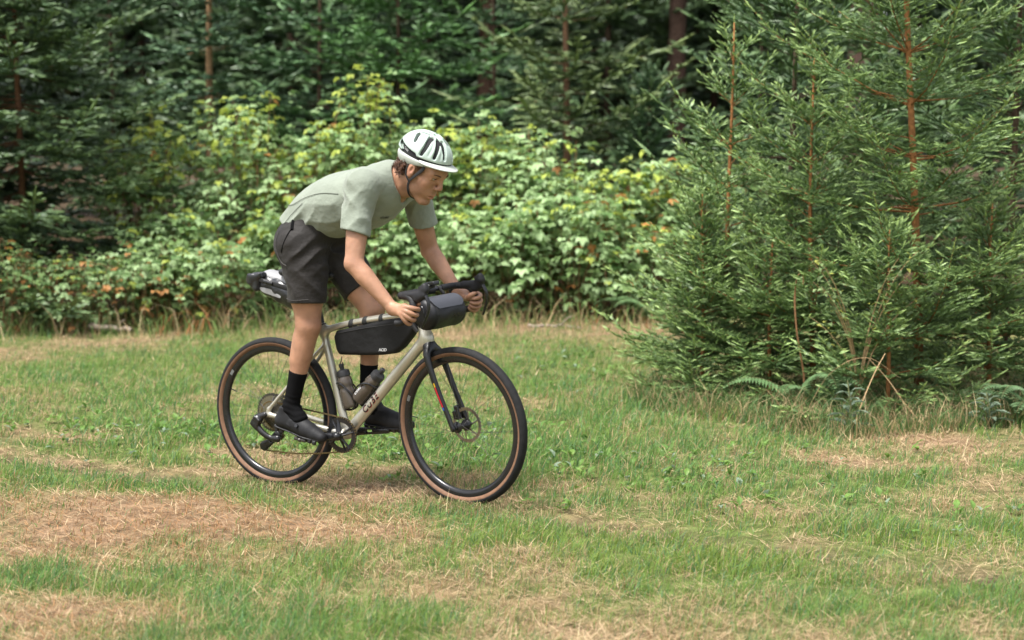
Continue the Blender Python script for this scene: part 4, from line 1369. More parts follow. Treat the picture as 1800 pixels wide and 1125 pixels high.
# chain: upper and lower run, round chainring, cassette and the two jockey wheels
JA, JB_ = np.array([.046, -.047, .254]), np.array([-.036, -.047, .198])
def chain_path():
    pts = []
    y1, y0 = -.0447, -.036
    for a in np.linspace(-1.75, 1.45, 22):
        pts.append((BB[0] + .081 * math.cos(a), y1, BB[2] + .081 * math.sin(a)))
    up_end = (.0, y0, .356 + .054)
    u0 = np.array(pts[-1]); u1 = np.array([.010, y0, .356 + .0535])
    pts += [tuple(u0 + (u1 - u0) * t) for t in np.linspace(.08, .95, 14)]
    for a in np.linspace(1.5, 4.1, 12):
        pts.append((.0535 * math.cos(a), y0, .356 + .0535 * math.sin(a)))
    pts += [(.012, y0, .275)]
    for a in np.linspace(2.9, 4.9, 5)[::-1][:0]: pass
    pts += [(JA[0] + .024 * math.cos(a), y0, JA[2] + .024 * math.sin(a)) for a in np.linspace(1.9, -1.2, 6)]
    pts += [(JB_[0] + .024 * math.cos(a), y0, JB_[2] + .024 * math.sin(a)) for a in np.linspace(2.0, 4.7, 6)]
    l0 = np.array([JB_[0] + .002, y0, JB_[2] - .0245]); l1 = np.array(pts[0])
    pts += [tuple(l0 + (l1 - l0) * t + np.array([0, 0, -.012 * math.sin(math.pi * t)])) for t in np.linspace(.03, .97, 18)]
    return np.array(pts)
cp = chain_path(); cp = np.vstack([cp, cp[:1]])
seg = np.linalg.norm(np.diff(cp, axis=0), axis=1); cum = np.concatenate([[0], np.cumsum(seg)])
nl = int(cum[-1] / .0127)
ps = np.stack([np.interp(np.arange(nl) * cum[-1] / nl, cum, cp[:, a]) for a in range(3)], 1)
ch = []
for i in range(nl):
    a, b = ps[i], ps[(i + 1) % nl]
    d = norm(b - a) * .0026
    wy = .0032 if i % 2 else .0022
    for s in (1, -1):
        ch.append(tube([a - d + [0, wy * s, 0], (a + b) / 2 + [0, wy * s, 0], b + d + [0, wy * s, 0]], [.0042, .0030, .0042], 6, flat=(.25, 1), up=(0, 0, 1)))
    ch.append(tube([a + [0, -.0036, 0], a + [0, .0036, 0]], .0030, 6))
o = part('chain', merge(ch), MB_CHAIN, bike); o['kind'] = 'stuff'

# rear derailleur
f = Field((-.12, -.13, .15), (.16, -.02, .40), .0025)
f.chain([(-.006, -.076, .352), (-.036, -.082, .338), (-.060, -.086, .318)], [.014, .020, .018], .01, flat=((0, 1, 0), .8))
f.box((-.046, -.090, .318), (.022, .015, .027), rot_y(.6), .006, .008)
f.chain([(-.052, -.090, .305), (-.010, -.090, .268), (.030, -.084, .246), (.066, -.078, .243)], [.017, .015, .013, .018], .012, flat=((0, 1, 0), .8))
der = sdf_part('rear_derailleur', f, MB_GLOSS, bike, 1)
for s, yy in ((0, -.058), (1, -.040)):
    f = Field((-.08, yy - .01, .15), (.09, yy + .01, .30), .002)
    f.chain([JA + [0, yy + .047, 0], (JA + JB_) / 2 + [0.004, yy + .047, .0], JB_ + [0, yy + .047, 0]], [.021, .014, .021], .006, flat=((0, 1, 0), .12))
    f.cone(JA + [-.004, yy + .047 - .01, -.008], JA + [-.004, yy + .047 + .01, -.008], .0075, .0075, .002, sub=True)
    f.cone((JA + JB_) / 2 + [0.004, yy + .047 - .01, 0], (JA + JB_) / 2 + [0.004, yy + .047 + .01, 0], .007, .007, .002, sub=True)
    sdf_part('cage_plate', f, MB_GLOSS, der, 1)
for J in (JA, JB_):
    V, F = gear(.0225, -.052, -.046, 12, .008, .004)
    link('jockey_wheel', mesh_py('jockey_wheel', (V + [J[0], 0, J[2]], F), MB_DARKST, False), der)

# handlebar, tape, brake levers, stem
def S(VF): return steer(VF[0]), VF[1]
CL = np.array([.900, 0, .957])
bar = link('handlebar', mesh_py('handlebar', S(tube(spline([(.896, -.19, .958), (.899, -.10, .958), (.900, 0, .957), (.899, .10, .958), (.896, .19, .958)], 6), .0125, 14)), MB_GLOSS), bike)
part('stem', S(merge([tube([(.814, 0, .918), (.838, 0, .926), (.878, 0, .950), CL], [.020, .0175, .0165, .019], 16), tube([(.826, 0, .872), (.806, 0, .936)], .0195, 18), tube([CL + [0, -.024, 0], CL + [0, .024, 0]], .0205, 18)])), MB_BLACK, bar)
g = Field((.84, -.06, .94), (.99, .06, 1.03), .0025)
g.box((.918, 0, .988), (.030, .022, .010), rot_y(-.15), .006)
g.box((.905, 0, .972), (.012, .026, .013), None, .004, .006)
g.box((.905, -.024, .968), (.018, .007, .016), None, .003, .004)
V, F = g.mesh()
link('computer_mount', mesh_np('computer_mount', steer(relax(V, F, 1)), F, MB_GLOSS, None, True), bar)
DROP = [(.899, .085, .958), (.897, .15, .958), (.899, .192, .957), (.925, .204, .957), (.955, .208, .955), (.978, .212, .938), (.986, .220, .905), (.970, .231, .868), (.938, .240, .849), (.908, .245, .843)]
for s in (-1, 1):
    P = spline([(x, y * s, z) for x, y, z in DROP], 6)
    rr = .0152 + .0006 * np.sin(np.arange(len(P)) * 2.2)
    part('bar_tape', S(tube(P, rr, 14)), MB_TAPE, bar)
    f = Field((.90, -.26 if s < 0 else .15, .90), (1.09, -.15 if s < 0 else .26, 1.03), .0025)
    yy = .205 * s
    f.chain([(.935, yy, .960), (.985, yy, .964), (1.022, yy - .004 * s, .975), (1.040, yy - .008 * s, .992)], [.018, .0185, .0185, .0170], .02, flat=((0, 1, 0), .88))
    f.chain([(1.040, yy - .008 * s, .992), (1.040, yy - .009 * s, 1.004)], [.017, .0135], .012)
    f.cone((1.000, yy, .945), (1.040, yy, .962), .017, .013, .018)
    f.box((1.034, yy - .007 * s, .990), (.019, .0135, .019), rot_y(-.45), .006, .006)
    V, F = f.mesh()
    hd = link('brake_hood', mesh_np('brake_hood', steer(relax(V, F, 2)), F, MB_HOOD, None, True), bar)
    LV = spline([(1.046, yy - .002 * s, .966), (1.062, yy, .935), (1.062, yy + .004 * s, .895), (1.045, yy + .010 * s, .855), (1.030, yy + .014 * s, .828)], 6)
    part('brake_lever', S(tube(LV, np.linspace(.0105, .0065, len(LV)), 12, flat=(1.0, .7), up=(1, 0, 0))), MB_GLOSS, bar)

# bottle cages
def cage(base, axis, outw):
    axis = norm(np.array(axis)); outw = norm(np.array(outw)); side = np.cross(axis, outw)
    P = []
    L = lambda a, o, s: np.asarray(base) + axis * a + outw * o + side * s
    for s in (1, -1):
        P.append(tube(spline([L(.015, .004, .012 * s), L(.10, .004, .012 * s), L(.118, .03, .036 * s), L(.085, .06, .034 * s), L(.045, .074, .020 * s), L(.0, .066, .012 * s), L(-.012, .036, .006 * s), L(-.004, .006, .008 * s)], 6), .0042, 8, flat=(1, 1)))
    P.append(tube(spline([L(.118, .03, -.0365), L(.122, .001, -.018), L(.124, -.002, 0), L(.122, .001, .018), L(.118, .03, .0365)], 5), .004, 8))
    part('bottle_cage', merge(P), MB_GLOSS, bike)
STD = norm(np.array([.294 - .418, 0, .77 - .28])); STO = np.array([STD[2], 0, -STD[0]])
B1 = np.array([.418, 0, .28]) + STD * .115 + STO * .0195
cage(B1, STD, STO)
DTO = np.array([-DTD[2], 0, DTD[0]])
B2 = np.array([.430, 0, .292]) + DTD * .150 + DTO * .028
cage(B2, DTD, DTO)

# ------------------------------------------------------------------ water bottles
MB_BOT = mat('smoked_bottle', (0.105, 0.085, 0.068), rough=0.22, trans=0.35, noise=(20, .15), spec=0.6)
MB_CAP = mat('bottle_cap', (0.020, 0.020, 0.021), rough=0.45)
def bottle(off, axis, label, txt, L=.175):
    axis = norm(np.array(axis))
    root = empty('water_bottle')
    q = Vector(axis).to_track_quat('Z', 'Y')
    root.matrix_world = BM @ Matrix.Translation(off) @ q.to_matrix().to_4x4()
    tag(root, label, 'bottle', 'water bottles on the frame')
    def rev(prof, n=28):
        V, F = revolve([(r, z) for r, z in prof], n, closed=False)
        return V[:, [0, 2, 1]] * [1, 1, 1], [f[::-1] for f in F]
    part('bottle_body', rev([(0.0, 0), (.030, 0), (.0345, .006), (.0355, .015), (.0355, .075), (.0345, .084), (.0315, .093), (.0315, .100), (.0345, .110), (.0345, .128), (.031, .141), (.0275, .148), (.0275, .152)]), MB_BOT, root)
    part('cap', rev([(.0275, .1505), (.0315, .150), (.0318, .168), (.029, .176), (.018, .181), (.011, .183), (0, .183)]), MB_CAP, root)
    part('spout', rev([(.010, .182), (.010, .192), (.0125, .194), (.0125, .206), (.010, .209), (0, .209)]), MB_CAP, root)
    return root, q
bottle(B1 + STO * .037 + STD * -.004, STD, 'smoke-grey water bottle standing in the cage on the seat tube', None)
b2, q2 = bottle(B2 + DTO * .037 + DTD * -.004, DTD, 'smoke-grey water bottle slanting in the cage on the down tube', 'CUBE')
# white lettering on the slanting bottle (its own axes: z up the bottle)
inv = q2.to_matrix().transposed()
yv = np.array(inv @ Vector((0, -1, 0)))       # towards the right-hand side, in bottle axes
xr = np.cross([0, 0, 1.0], yv)
V, F = text_mesh('CUBE', .019, .0004, shear=.2, spacing=1.1)
W = []
for x_, y_, z_ in V:
    zz = .048 + x_; ang = (y_) / .036 + .55
    W.append((yv * math.cos(ang) - xr * math.sin(ang)) * (.0359 + z_) + np.array([0, 0, zz]))
part('lettering', (np.array(W), F), MB_WHT, b2, smooth=False)

# ------------------------------------------------------------------ bags
MB_BAG = mat('bag_fabric', (0.0105, 0.0105, 0.011), rough=0.6, bump=(35, 0.45, 0.006), noise=(12, 0.25), rough_noise=.08, spec=.25)
MB_BAGH = mat('coated_bag_fabric', (0.015, 0.0155, 0.018), rough=0.48, bump=(22, 0.35, 0.008), noise=(14, 0.15), rough_noise=.08, spec=.35)
MB_FLAP = mat('bag_flap', (0.050, 0.052, 0.062), rough=0.42, bump=(40, 0.1, 0.004))
MB_STRAP = mat('black_strap', (0.012, 0.012, 0.012), rough=0.7)
MB_REFL_GLARE = mat('reflective_grey_and_glare', (0.27, 0.27, 0.275), rough=0.35)  # own grey of the side panels; painted sky glare on the top cover
MB_SHEEN = mat('glossy_tarpaulin', (0.022, 0.023, 0.026), rough=0.30, bump=(18, 0.5, 0.02), spec=.6)

def poly_prism(f_pts, y, rnd):
    pass

def frame_bag():
    off = np.array([.56, 0, .66])
    root = bike_thing('frame_bag', off, 'long black frame bag strapped under the top tube', 'bag')
    # outline in the frame plane, then a rounded slab
    O = np.array([(.372, .722), (.388, .752), (.46, .768), (.60, .797), (.72, .822), (.806, .832), (.838, .790), (.800, .742), (.756, .696), (.716, .668), (.640, .657), (.50, .650), (.400, .648), (.384, .670)])
    O[:6, 1] += .008
    h = .0045
    f = Field((.34, -.05, .60), (.88, .05, .86), h)
    X, Z = np.meshgrid(f.ax[0], f.ax[2], indexing='ij')
    # signed distance to the polygon
    d2 = np.full(X.shape, 1e9); ins = np.zeros(X.shape, bool)
    for i in range(len(O)):
        a, b = O[i], O[(i + 1) % len(O)]
        e = b - a; t = np.clip(((X - a[0]) * e[0] + (Z - a[1]) * e[1]) / (e @ e), 0, 1)
        d2 = np.minimum(d2, (X - a[0] - t * e[0]) ** 2 + (Z - a[1] - t * e[1]) ** 2)
        cond = (a[1] > Z) != (b[1] > Z)
        xi = (b[0] - a[0]) * (Z - a[1]) / (b[1] - a[1] + 1e-12) + a[0]
        ins ^= cond & (X < xi)
    sd = np.sqrt(d2) * np.where(ins, -1, 1)
    rnd = .018
    qy = np.abs(f.ax[1])[None, :, None] - (.027 - rnd + .005 * np.exp(-((X - .6) / .15) ** 2)[:, None, :])
    qx = sd[:, None, :] + rnd
    f.D = (np.sqrt(np.maximum(qx, 0) ** 2 + np.maximum(qy, 0) ** 2) + np.minimum(np.maximum(qx, qy), 0) - rnd).astype(np.float32)
    body = sdf_part('bag_body', f, MB_BAG, root, 2, off)
    for x in (.470, .548, .640):
        z = np.interp(x, [.42, .58, .83], [.785, .816, .85])
        a = np.arange(18) * 2 * math.pi / 18
        P = np.array([(x + .002 * math.sin(q), .0215 * math.cos(q), z + .0215 * math.sin(q) - .003) for q in a])
        P = np.vstack([P, P[:2]])
        part('strap', offp(tube(P, .0115, 8, flat=(.14, 1) , up=(1, 0, 0), cap=False), off), MB_STRAP, root)
    part('strap', offp(tube([(.815, -.0255, .80), (.845, -.029, .772)], .010, 8, flat=(.3, 1)), off), MB_STRAP, root)
    # zip and its pull loop
    part('zip', offp(tube([(.40, -.0275, .748), (.56, -.0325, .779), (.72, -.0285, .803)], .0022, 6), off), MB_STRAP, root)
    loop = [(.414, -.018, .640), (.414, -.020, .628), (.410, -.020, .618), (.405, -.020, .606), (.411, -.020, .597), (.419, -.020, .605), (.416, -.020, .617)]
    part('zip_pull', offp(tube(spline(loop, 5), .0022, 6), off), MB_STRAP, root)
    t = place_text(text_mesh('ACID', .019, .0005, shear=.12, spacing=.95), np.array([.655, -.0318, .683]), (1, 0, .03), (0, 0, 1))
    part('lettering', offp(t, off), MB_WHT, root, smooth=False)
frame_bag()

def handlebar_bag():
    off = np.array([.958, 0, .862])
    root = bike_thing('handlebar_bag', off, 'black roll-shaped handlebar bag with grey flap hung below the bars', 'bag')
    c = np.array([.966, -.014, .866])
    f = Field((.85, -.20, .76), (1.07, .20, .98), .0042)
    f.cone(c + [0, -.080, 0], c + [0, .080, 0], .0700, .0700, 0)
    f.cut(c + [0, -.126, 0], (0, -1, 0), .03); f.cut(c + [0, .126, 0], (0, 1, 0), .03)
    f.disp(lambda X, Y, Z: .0026 * np.sin(X * 60 + Y * 23) * np.cos(Z * 50 - Y * 31))
    V, F = f.mesh(); V = steer(relax(V, F, 2)) - off
    link('bag_body', mesh_np('bag_body', V, F, MB_BAGH, None, True), root)
    # flap: curved sheet lying over the top and the front
    rows = []
    for i, a in enumerate(np.radians(np.linspace(152, 22, 14))):
        r = .0730
        half = .104 if i < 12 else (.104 - .008 * (i - 11) ** 1.6)
        rows.append([(c[0] + r * math.cos(a), y, c[2] + r * math.sin(a)) for y in np.linspace(c[1] - half, c[1] + half, 9)])
    A = np.array(rows); B = c + (A - c) * [.972, 1, .972]
    n, m = A.shape[:2]
    V = np.vstack([A.reshape(-1, 3), B.reshape(-1, 3)])
    F = []
    for i in range(n - 1):
        for j in range(m - 1):
            q = (i * m + j, i * m + j + 1, (i + 1) * m + j + 1, (i + 1) * m + j)
            F += [q, tuple(x + n * m for x in q[::-1])]
    ring = [j for j in range(m)] + [i * m + m - 1 for i in range(1, n)] + [(n - 1) * m + j for j in range(m - 2, -1, -1)] + [i * m for i in range(n - 2, 0, -1)]
    for i in range(len(ring)):
        a, b = ring[i], ring[(i + 1) % len(ring)]
        F.append((b, a, a + n * m, b + n * m))
    part('flap', (steer(V) - off, F), MB_FLAP, root, auto=60)
    for y in (-.104, .078):
        a = np.linspace(0, 2 * math.pi, 25)
        P = np.array([(c[0] + .0690 * math.cos(q), y, c[2] + .0690 * math.sin(q)) for q in a])
        Vv, Ff = tube(P, .011, 8, flat=(.16, 1), up=(0, 1, 0), cap=False)
        part('strap', (steer(Vv) - off, Ff), MB_STRAP, root)
        Vv, Ff = tube(spline([(c[0] - .03, y * .8, c[2] + .07), (c[0] - .065, y * .75, c[2] + .10), (c[0] - .085, y * .75, c[2] + .085)], 5), .008, 8, flat=(.3, 1))
        part('strap', (steer(Vv) - off, Ff), MB_STRAP, root)
    for s in (-1, 1):   # buckle hooks on the ends
        Vv, Ff = tube(spline([(c[0] - .02, .108 * s - .014, c[2] + .05), (c[0] + .01, .122 * s - .014, c[2] + .03), (c[0] + .015, .124 * s - .014, c[2] - .02)], 4), .007, 8, flat=(1, .5))
        part('buckle', (steer(Vv) - off, Ff), MB_GLOSS, root)
    t = text_mesh('ACID', .030, .0005, shear=.15)
    W = []
    for x_, y_, z_ in t[0]:
        a = -.25 + y_ / .076
        W.append((c[0] + (.0708 + z_) * math.cos(a), .030 + x_, c[2] + (.0708 + z_) * math.sin(a)))
    part('lettering', (steer(np.array(W)) - off, t[1]), MB_GLOSS, root, smooth=False)
handlebar_bag()

def saddle_bag():
    off = np.array([.06 - .034, 0, .93])
    root = bike_thing('saddle_bag', off + np.array([.034, 0, 0]) * 2 - np.array([.034, 0, 0]), 'glossy black roll-top saddle bag with a silver-grey panel behind the rider\'s shorts', 'bag')
    f = Field((-.18, -.12, .80), (.30, .12, 1.06), .0042)
    f.chain([(.225, 0, .893), (.15, 0, .905), (.045, 0, .938), (-.040, 0, .968)], [.045, .060, .066, .060], .03, flat=((0, 1, 0), 1.05))
    f.cone((.16, 0, .885), (.10, 0, .885), .035, .03, .03)
    f.disp(lambda X, Y, Z: .0035 * np.sin(X * 75 + Z * 55) * np.sin(Y * 60 + X * 30) * np.clip((.12 - X) / .1, 0, 1))
    sdf_part('bag_body', f, MB_SHEEN, root, 2, off)
    # rolled closure at the tail
    g = Field((-.20, -.13, .90), (-.02, .13, 1.07), .004)
    g.box((-.070, 0, .978), (.026, .088, .040), rot_y(.35), .016)
    g.box((-.092, 0, .990), (.018, .090, .028), rot_y(.35), .012, .010)
    g.box((-.052, 0, 1.006), (.026, .084, .014), rot_y(-.25), .008, .010)
    g.disp(lambda X, Y, Z: .006 * np.sin(Y * 75 + X * 50) * np.cos(Z * 60) + .003 * np.sin(Y * 160 + Z * 80))
    sdf_part('rolled_closure', g, MB_SHEEN, root, 2, off)
    # top cover coloured pale for sky glare on the black; reflective side panels
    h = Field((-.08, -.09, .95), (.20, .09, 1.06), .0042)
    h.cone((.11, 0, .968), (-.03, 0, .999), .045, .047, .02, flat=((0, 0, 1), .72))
    sdf_part('top_cover_glare', h, MB_REFL_GLARE, root, 2, off)
    for s in (-1, 1):
        V = np.array([(-.070, .0625 * s, .958), (.005, .0690 * s, .948), (.088, .0640 * s, .930), (.070, .0655 * s, .905), (-.030, .0645 * s, .930)])
        V2 = V + np.array([0, -.004 * s, 0])
        F = [(0, 1, 2, 3, 4), (9, 8, 7, 6, 5)] + [(i, (i + 1) % 5, 5 + (i + 1) % 5, 5 + i) for i in range(5)]
        part('reflective_panel', offp((np.vstack([V, V2]), F), off), MB_REFL_GLARE, root, smooth=False)
        part('strap', offp(tube(spline([(-.085, .08 * s, 1.000), (-.02, .073 * s, .985), (.06, .068 * s, .966), (.15, .056 * s, .945), (.215, .03 * s, .94)], 6), .011, 8, flat=(.2, 1)), off), MB_STRAP, root)
        part('buckle', offp(tube([(-.015, .077 * s, .983), (.035, .0745 * s, .972)], .010, 8, flat=(.5, 1)), off), MB_GLOSS, root)
saddle_bag()

# ------------------------------------------------------------------ the rider (same axes as the bicycle)
P_OFF = np.array([.27, 0, 0.0])
person = bike_thing('person', P_OFF, 'rider in sage-green T-shirt and charcoal shorts standing on the pedals, leaning over the handlebar', 'person')

SK = mat('skin', (0.5, 0.3, 0.2), attr=True, rough=0.46, sub=0.10, bump=(34, 0.30, 0.008), noise=(17, 0.17), spec=0.45)
M_SHIRT = mat('shirt_knit', (0.215, 0.242, 0.195), rough=0.85, sheen=0.2, bump=(13, 0.55, 0.022), noise=(9, 0.06), spec=0.25)
M_SHORT = mat('shorts_cloth', (0.023, 0.0205, 0.019), rough=0.62, sheen=0.05, bump=(15, 0.55, 0.020), noise=(10, 0.12), spec=0.22)
M_SOCK = mat('sock_knit', (0.0065, 0.0065, 0.007), rough=0.95, bump=(300, 0.4, 0.002), spec=0.08)
M_SHOE = mat('shoe_upper', (0.016, 0.016, 0.0175), rough=0.6, noise=(40, 0.2), bump=(180, 0.15, 0.002), spec=.3)
M_SOLE = mat('shoe_sole', (0.012, 0.012, 0.013), rough=0.55)
M_HAIR = mat('brown_hair', (0.085, 0.038, 0.020), rough=0.5, noise=(60, 0.5), spec=.5)
M_BROW = mat('eyebrow', (0.075, 0.038, 0.024), rough=0.7)
M_EYE = mat('eyeball', attr=True, rough=0.12, spec=.6)

def nz3(X, Y, Z, s, seed=0.0):
    """cheap smooth 3-D noise in about -1..1"""
    a = np.sin(X * s * 1.1 + 1.3 * np.sin(Y * s * .8 + seed) + seed) * np.sin(Y * s * 1.2 + 1.1 * np.sin(Z * s * .9 + seed * 2) + seed * 3)
    b = np.sin(Z * s * 1.05 + 1.2 * np.sin(X * s * .7 - seed) + seed * 1.7)
    return .6 * a + .4 * b

# joints
HIP = {-1: np.array([.285, -.095, 1.150]), 1: np.array([.300, .095, 1.150])}
KNEE = {-1: np.array([.300, -.112, .790]), 1: np.array([.505, .105, .850])}
ANK = {-1: np.array([.186, -.118, .405]), 1: np.array([.455, .112, .425])}
SHO = {-1: np.array([.672, -.178, 1.420]), 1: np.array([.700, .178, 1.415])}
ELB = {-1: np.array([.688, -.272, 1.092]), 1: np.array([.715, .285, 1.112])}
WRI = {-1: np.array([.858, -.242, .905]), 1: np.array([.888, .240, .928])}
NECK0 = np.array([.700, 0, 1.435])
H_O = np.array([.8886, -.0013, 1.4839]); H_R = rot_z(-.0814) @ rot_y(.6423) @ rot_x(-.0242); H_S = 1.048
def hp(p): return H_O + H_S * (H_R @ np.asarray(p, dtype=float))
def hinv(V): return ((V - H_O) @ H_R) / H_S

def lerp(a, b, t): return a + (b - a) * t

def body_field():
    f = Field((.05, -.36, .36), (.98, .36, 1.58), .0066)
    # torso
    f.chain([(.250, 0, 1.20), (.34, 0, 1.295), (.46, 0, 1.35), (.60, 0, 1.370), (.68, 0, 1.40)], [.115, .112, .118, .122, .100], 0, flat=((0, 1, 0), 1.22))
    for s in (-1, 1):
        f.cone(NECK0, SHO[s], .07, .062, .04)
        f.cone(lerp(SHO[s], ELB[s], -.03), lerp(SHO[s], ELB[s], .30), .060, .052, .03)
        f.chain([lerp(SHO[s], ELB[s], .25), lerp(SHO[s], ELB[s], .65), ELB[s]], [.053, .047, .040], .02)
        f.chain([ELB[s], lerp(ELB[s], WRI[s], .28), lerp(ELB[s], WRI[s], .62), lerp(ELB[s], WRI[s], 1.02)], [.0395, .0430, .0345, .0265], .012)
        f.cone(ELB[s] + [-.014, 0, -.004], ELB[s] + [-.010, 0, .010], .024, .024, .022)        # point of the elbow
        # legs
        f.cone(HIP[s], lerp(HIP[s], KNEE[s], .6), .092, .076, .05)
        f.cone(lerp(HIP[s], KNEE[s], .55), KNEE[s], .077, .056, .03)
        kf = norm(KNEE[s] - ANK[s])
        fw = norm(np.cross(np.array([0, 1.0, 0]), kf))         # forward of the shin
        f.chain([KNEE[s], lerp(KNEE[s], ANK[s], .35), lerp(KNEE[s], ANK[s], .7), ANK[s]], [.0530, .0485, .0370, .0335], .02)
        f.cone(lerp(KNEE[s], ANK[s], .16) - fw * .022 , lerp(KNEE[s], ANK[s], .42) - fw * .018, .036, .032, .03)     # calf
        f.cone(KNEE[s] + fw * .022 + kf * .004, KNEE[s] + fw * .020 - kf * .024, .032, .029, .025)                    # kneecap
        f.cone(KNEE[s] + fw * .018 - kf * .055, KNEE[s] + fw * .014 - kf * .14, .024, .024, .025)                    # shin
        f.cone(ANK[s], ANK[s] + [.05, 0, -.05], .034, .034, .02)
    return f

def head_field():
    f = Field((.66, -.14, 1.30), (1.06, .14, 1.68), .0029)
    S_ = H_S
    def E(c, r, k=.012, sub=False, tilt=0.0):
        f.ell(hp(c), np.array(r) * S_, H_R @ rot_y(tilt), k, sub)
    def C(a, b, ra, rb, k=.012, sub=False):
        f.cone(hp(a), hp(b), ra * S_, rb * S_, k, sub)
    E((-.014, 0, .045), (.095, .075, .083), 0)
    E((.030, 0, -.012), (.060, .057, .078), .03)
    E((.048, 0, .035), (.048, .058, .045), .02)
    for s in (-1, 1):
        C((-.002, .053 * s, -.030), (.020, .045 * s, -.072), .020, .017, .025)
        C((.020, .045 * s, -.072), (.066, .017 * s, -.104), .017, .016, .022)
        E((.055, .041 * s, -.012), (.022, .018, .017), .022)
        E((.048, .036 * s, -.042), (.028, .020, .034), .020)
        C((.086, .012 * s, .040), (.072, .046 * s, .037), .0095, .0085, .012)
        E((.0905, .031 * s, .019), (.016, .0165, .0115), .010, True)
        C((.0850, .0195 * s, .0265), (.0845, .034 * s, .0290), .0042, .0046, .005)
        C((.0845, .034 * s, .0290), (.0755, .0470 * s, .0235), .0046, .0040, .005)
        C((.0850, .021 * s, .0150), (.0765, .046 * s, .0150), .0036, .0036, .006)
        E((.1005, .0105 * s, -.0185), (.010, .0075, .0075), .006)
        C((.106, .0062 * s, -.0245), (.104, .0068 * s, -.021), .0032, .0026, .002, True)
        # ear
        E((-.010, .078 * s, .004), (.0185, .0095, .031), .006, False, -.22)
        E((-.016, .070 * s, .0), (.015, .012, .022), .010)
        E((-.004, .089 * s, .006), (.0085, .0085, .0165), .004, True)
        E((-.006, .076 * s, -.024), (.010, .0075, .010), .008)
    C((.088, 0, .030), (.108, 0, -.002), .0085, .0095, .014)
    E((.1105, 0, -.0115), (.0105, .0095, .0088), .008)
    E((.073, 0, -.056), (.026, .033, .030), .022)
    E((.0930, 0, -.0555), (.0090, .0220, .0050), .006)
    E((.0910, 0, -.0700), (.0095, .0200, .0062), .007)
    C((.1040, -.016, -.0630), (.1040, .016, -.0630), .0032, .0032, .003, True)
    C((.0960, -.023, -.0640), (.0960, .023, -.0640), .0026, .0026, .003, True)
    E((.078, 0, -.100), (.0175, .020, .0145), .018)
    # neck
    f.chain([(.70, 0, 1.425), (.755, 0, 1.450), hp((-.012, 0, -.020))], [.068, .060, .056], .03, flat=((0, 1, 0), .98))
    f.cone((.765, 0, 1.405), hp((.028, 0, -.075)), .040, .030, .035)
    for s in (-1, 1):
        f.cone((.745, .012 * s, 1.385), hp((-.012, .052 * s, -.022)), .016, .018, .022)
    return f

def hand_field(s):
    DR = spline([(x, y * s, z) for x, y, z in DROP], 10)
    DR = steer(DR)
    i0 = int(np.argmin(np.abs(np.linalg.norm(DR - steer(np.array([[.978, .228 * s, .880]])), axis=1))))
    cum = np.concatenate([[0], np.cumsum(np.linalg.norm(np.diff(DR, axis=0), axis=1))])
    def at(q):
        v = cum[i0] + q
        p = np.array([np.interp(v, cum, DR[:, a]) for a in range(3)])
        p2 = np.array([np.interp(v + .004, cum, DR[:, a]) for a in range(3)])
        return p, norm(p2 - p)
    f = Field(np.minimum(WRI[s], [.86, -.30 if s < 0 else .16, .80]) - .03, np.array([1.07, -.16 if s < 0 else .32, .97]), .0025)
    def loc(q, ph, r):
        p, a = at(q)
        o = norm(np.array([0, 1.0 * s, 0]) - a * a[1] * s)
        b = np.cross(a, o) * s
        if b[0] > 0: b = -b                     # towards the wrist
        return p + (b * math.cos(ph) + o * math.sin(ph)) * r
    arm = norm(WRI[s] - ELB[s])
    f.cone(WRI[s] - arm * .075, WRI[s] + arm * .004, .0302, .0265, 0)
    mcps = []
    for i, (q, rr, e) in enumerate(((-.027, .0104, 4.75), (-.008, .0108, 4.85), (.0105, .0104, 4.8), (.0275, .0092, 4.65))):
        R = .0152 + rr * .92
        m = loc(q, math.radians(42), R + .012)
        mcps.append(m)
        ph = [math.radians(42), math.radians(72), math.radians(112), math.radians(155), math.radians(200), math.radians(240), e]
        rad = [R + .012, R + .009, R + .002, R + .001, R, R, R]
        pts = [loc(q + (i - 1.5) * .0006, p_, r_) for p_, r_ in zip(ph, rad)]
        f.chain(pts, [rr * 1.12, rr * 1.02, rr * 1.05, rr * .95, rr * .98, rr * .90, rr * .80], .0035)
        f.cone(WRI[s] + arm * .010 + np.array([0, 0, .004 - .006 * i]), m, .0165, rr * 1.22, .014)
    # palm and ball of the thumb
    f.chain([WRI[s] + arm * .005, lerp(WRI[s], (mcps[1] + mcps[2]) / 2, .5)], [.0245, .021], .012)
    tb = loc(-.010, math.radians(-12), .034)
    f.cone(WRI[s] + arm * .006, tb, .019, .0155, .012)
    f.chain([tb, loc(-.032, math.radians(-48), .030), loc(-.044, math.radians(-95), .0265), loc(-.046, math.radians(-140), .0262)], [.0155, .0128, .0112, .0088], .006)
    return f

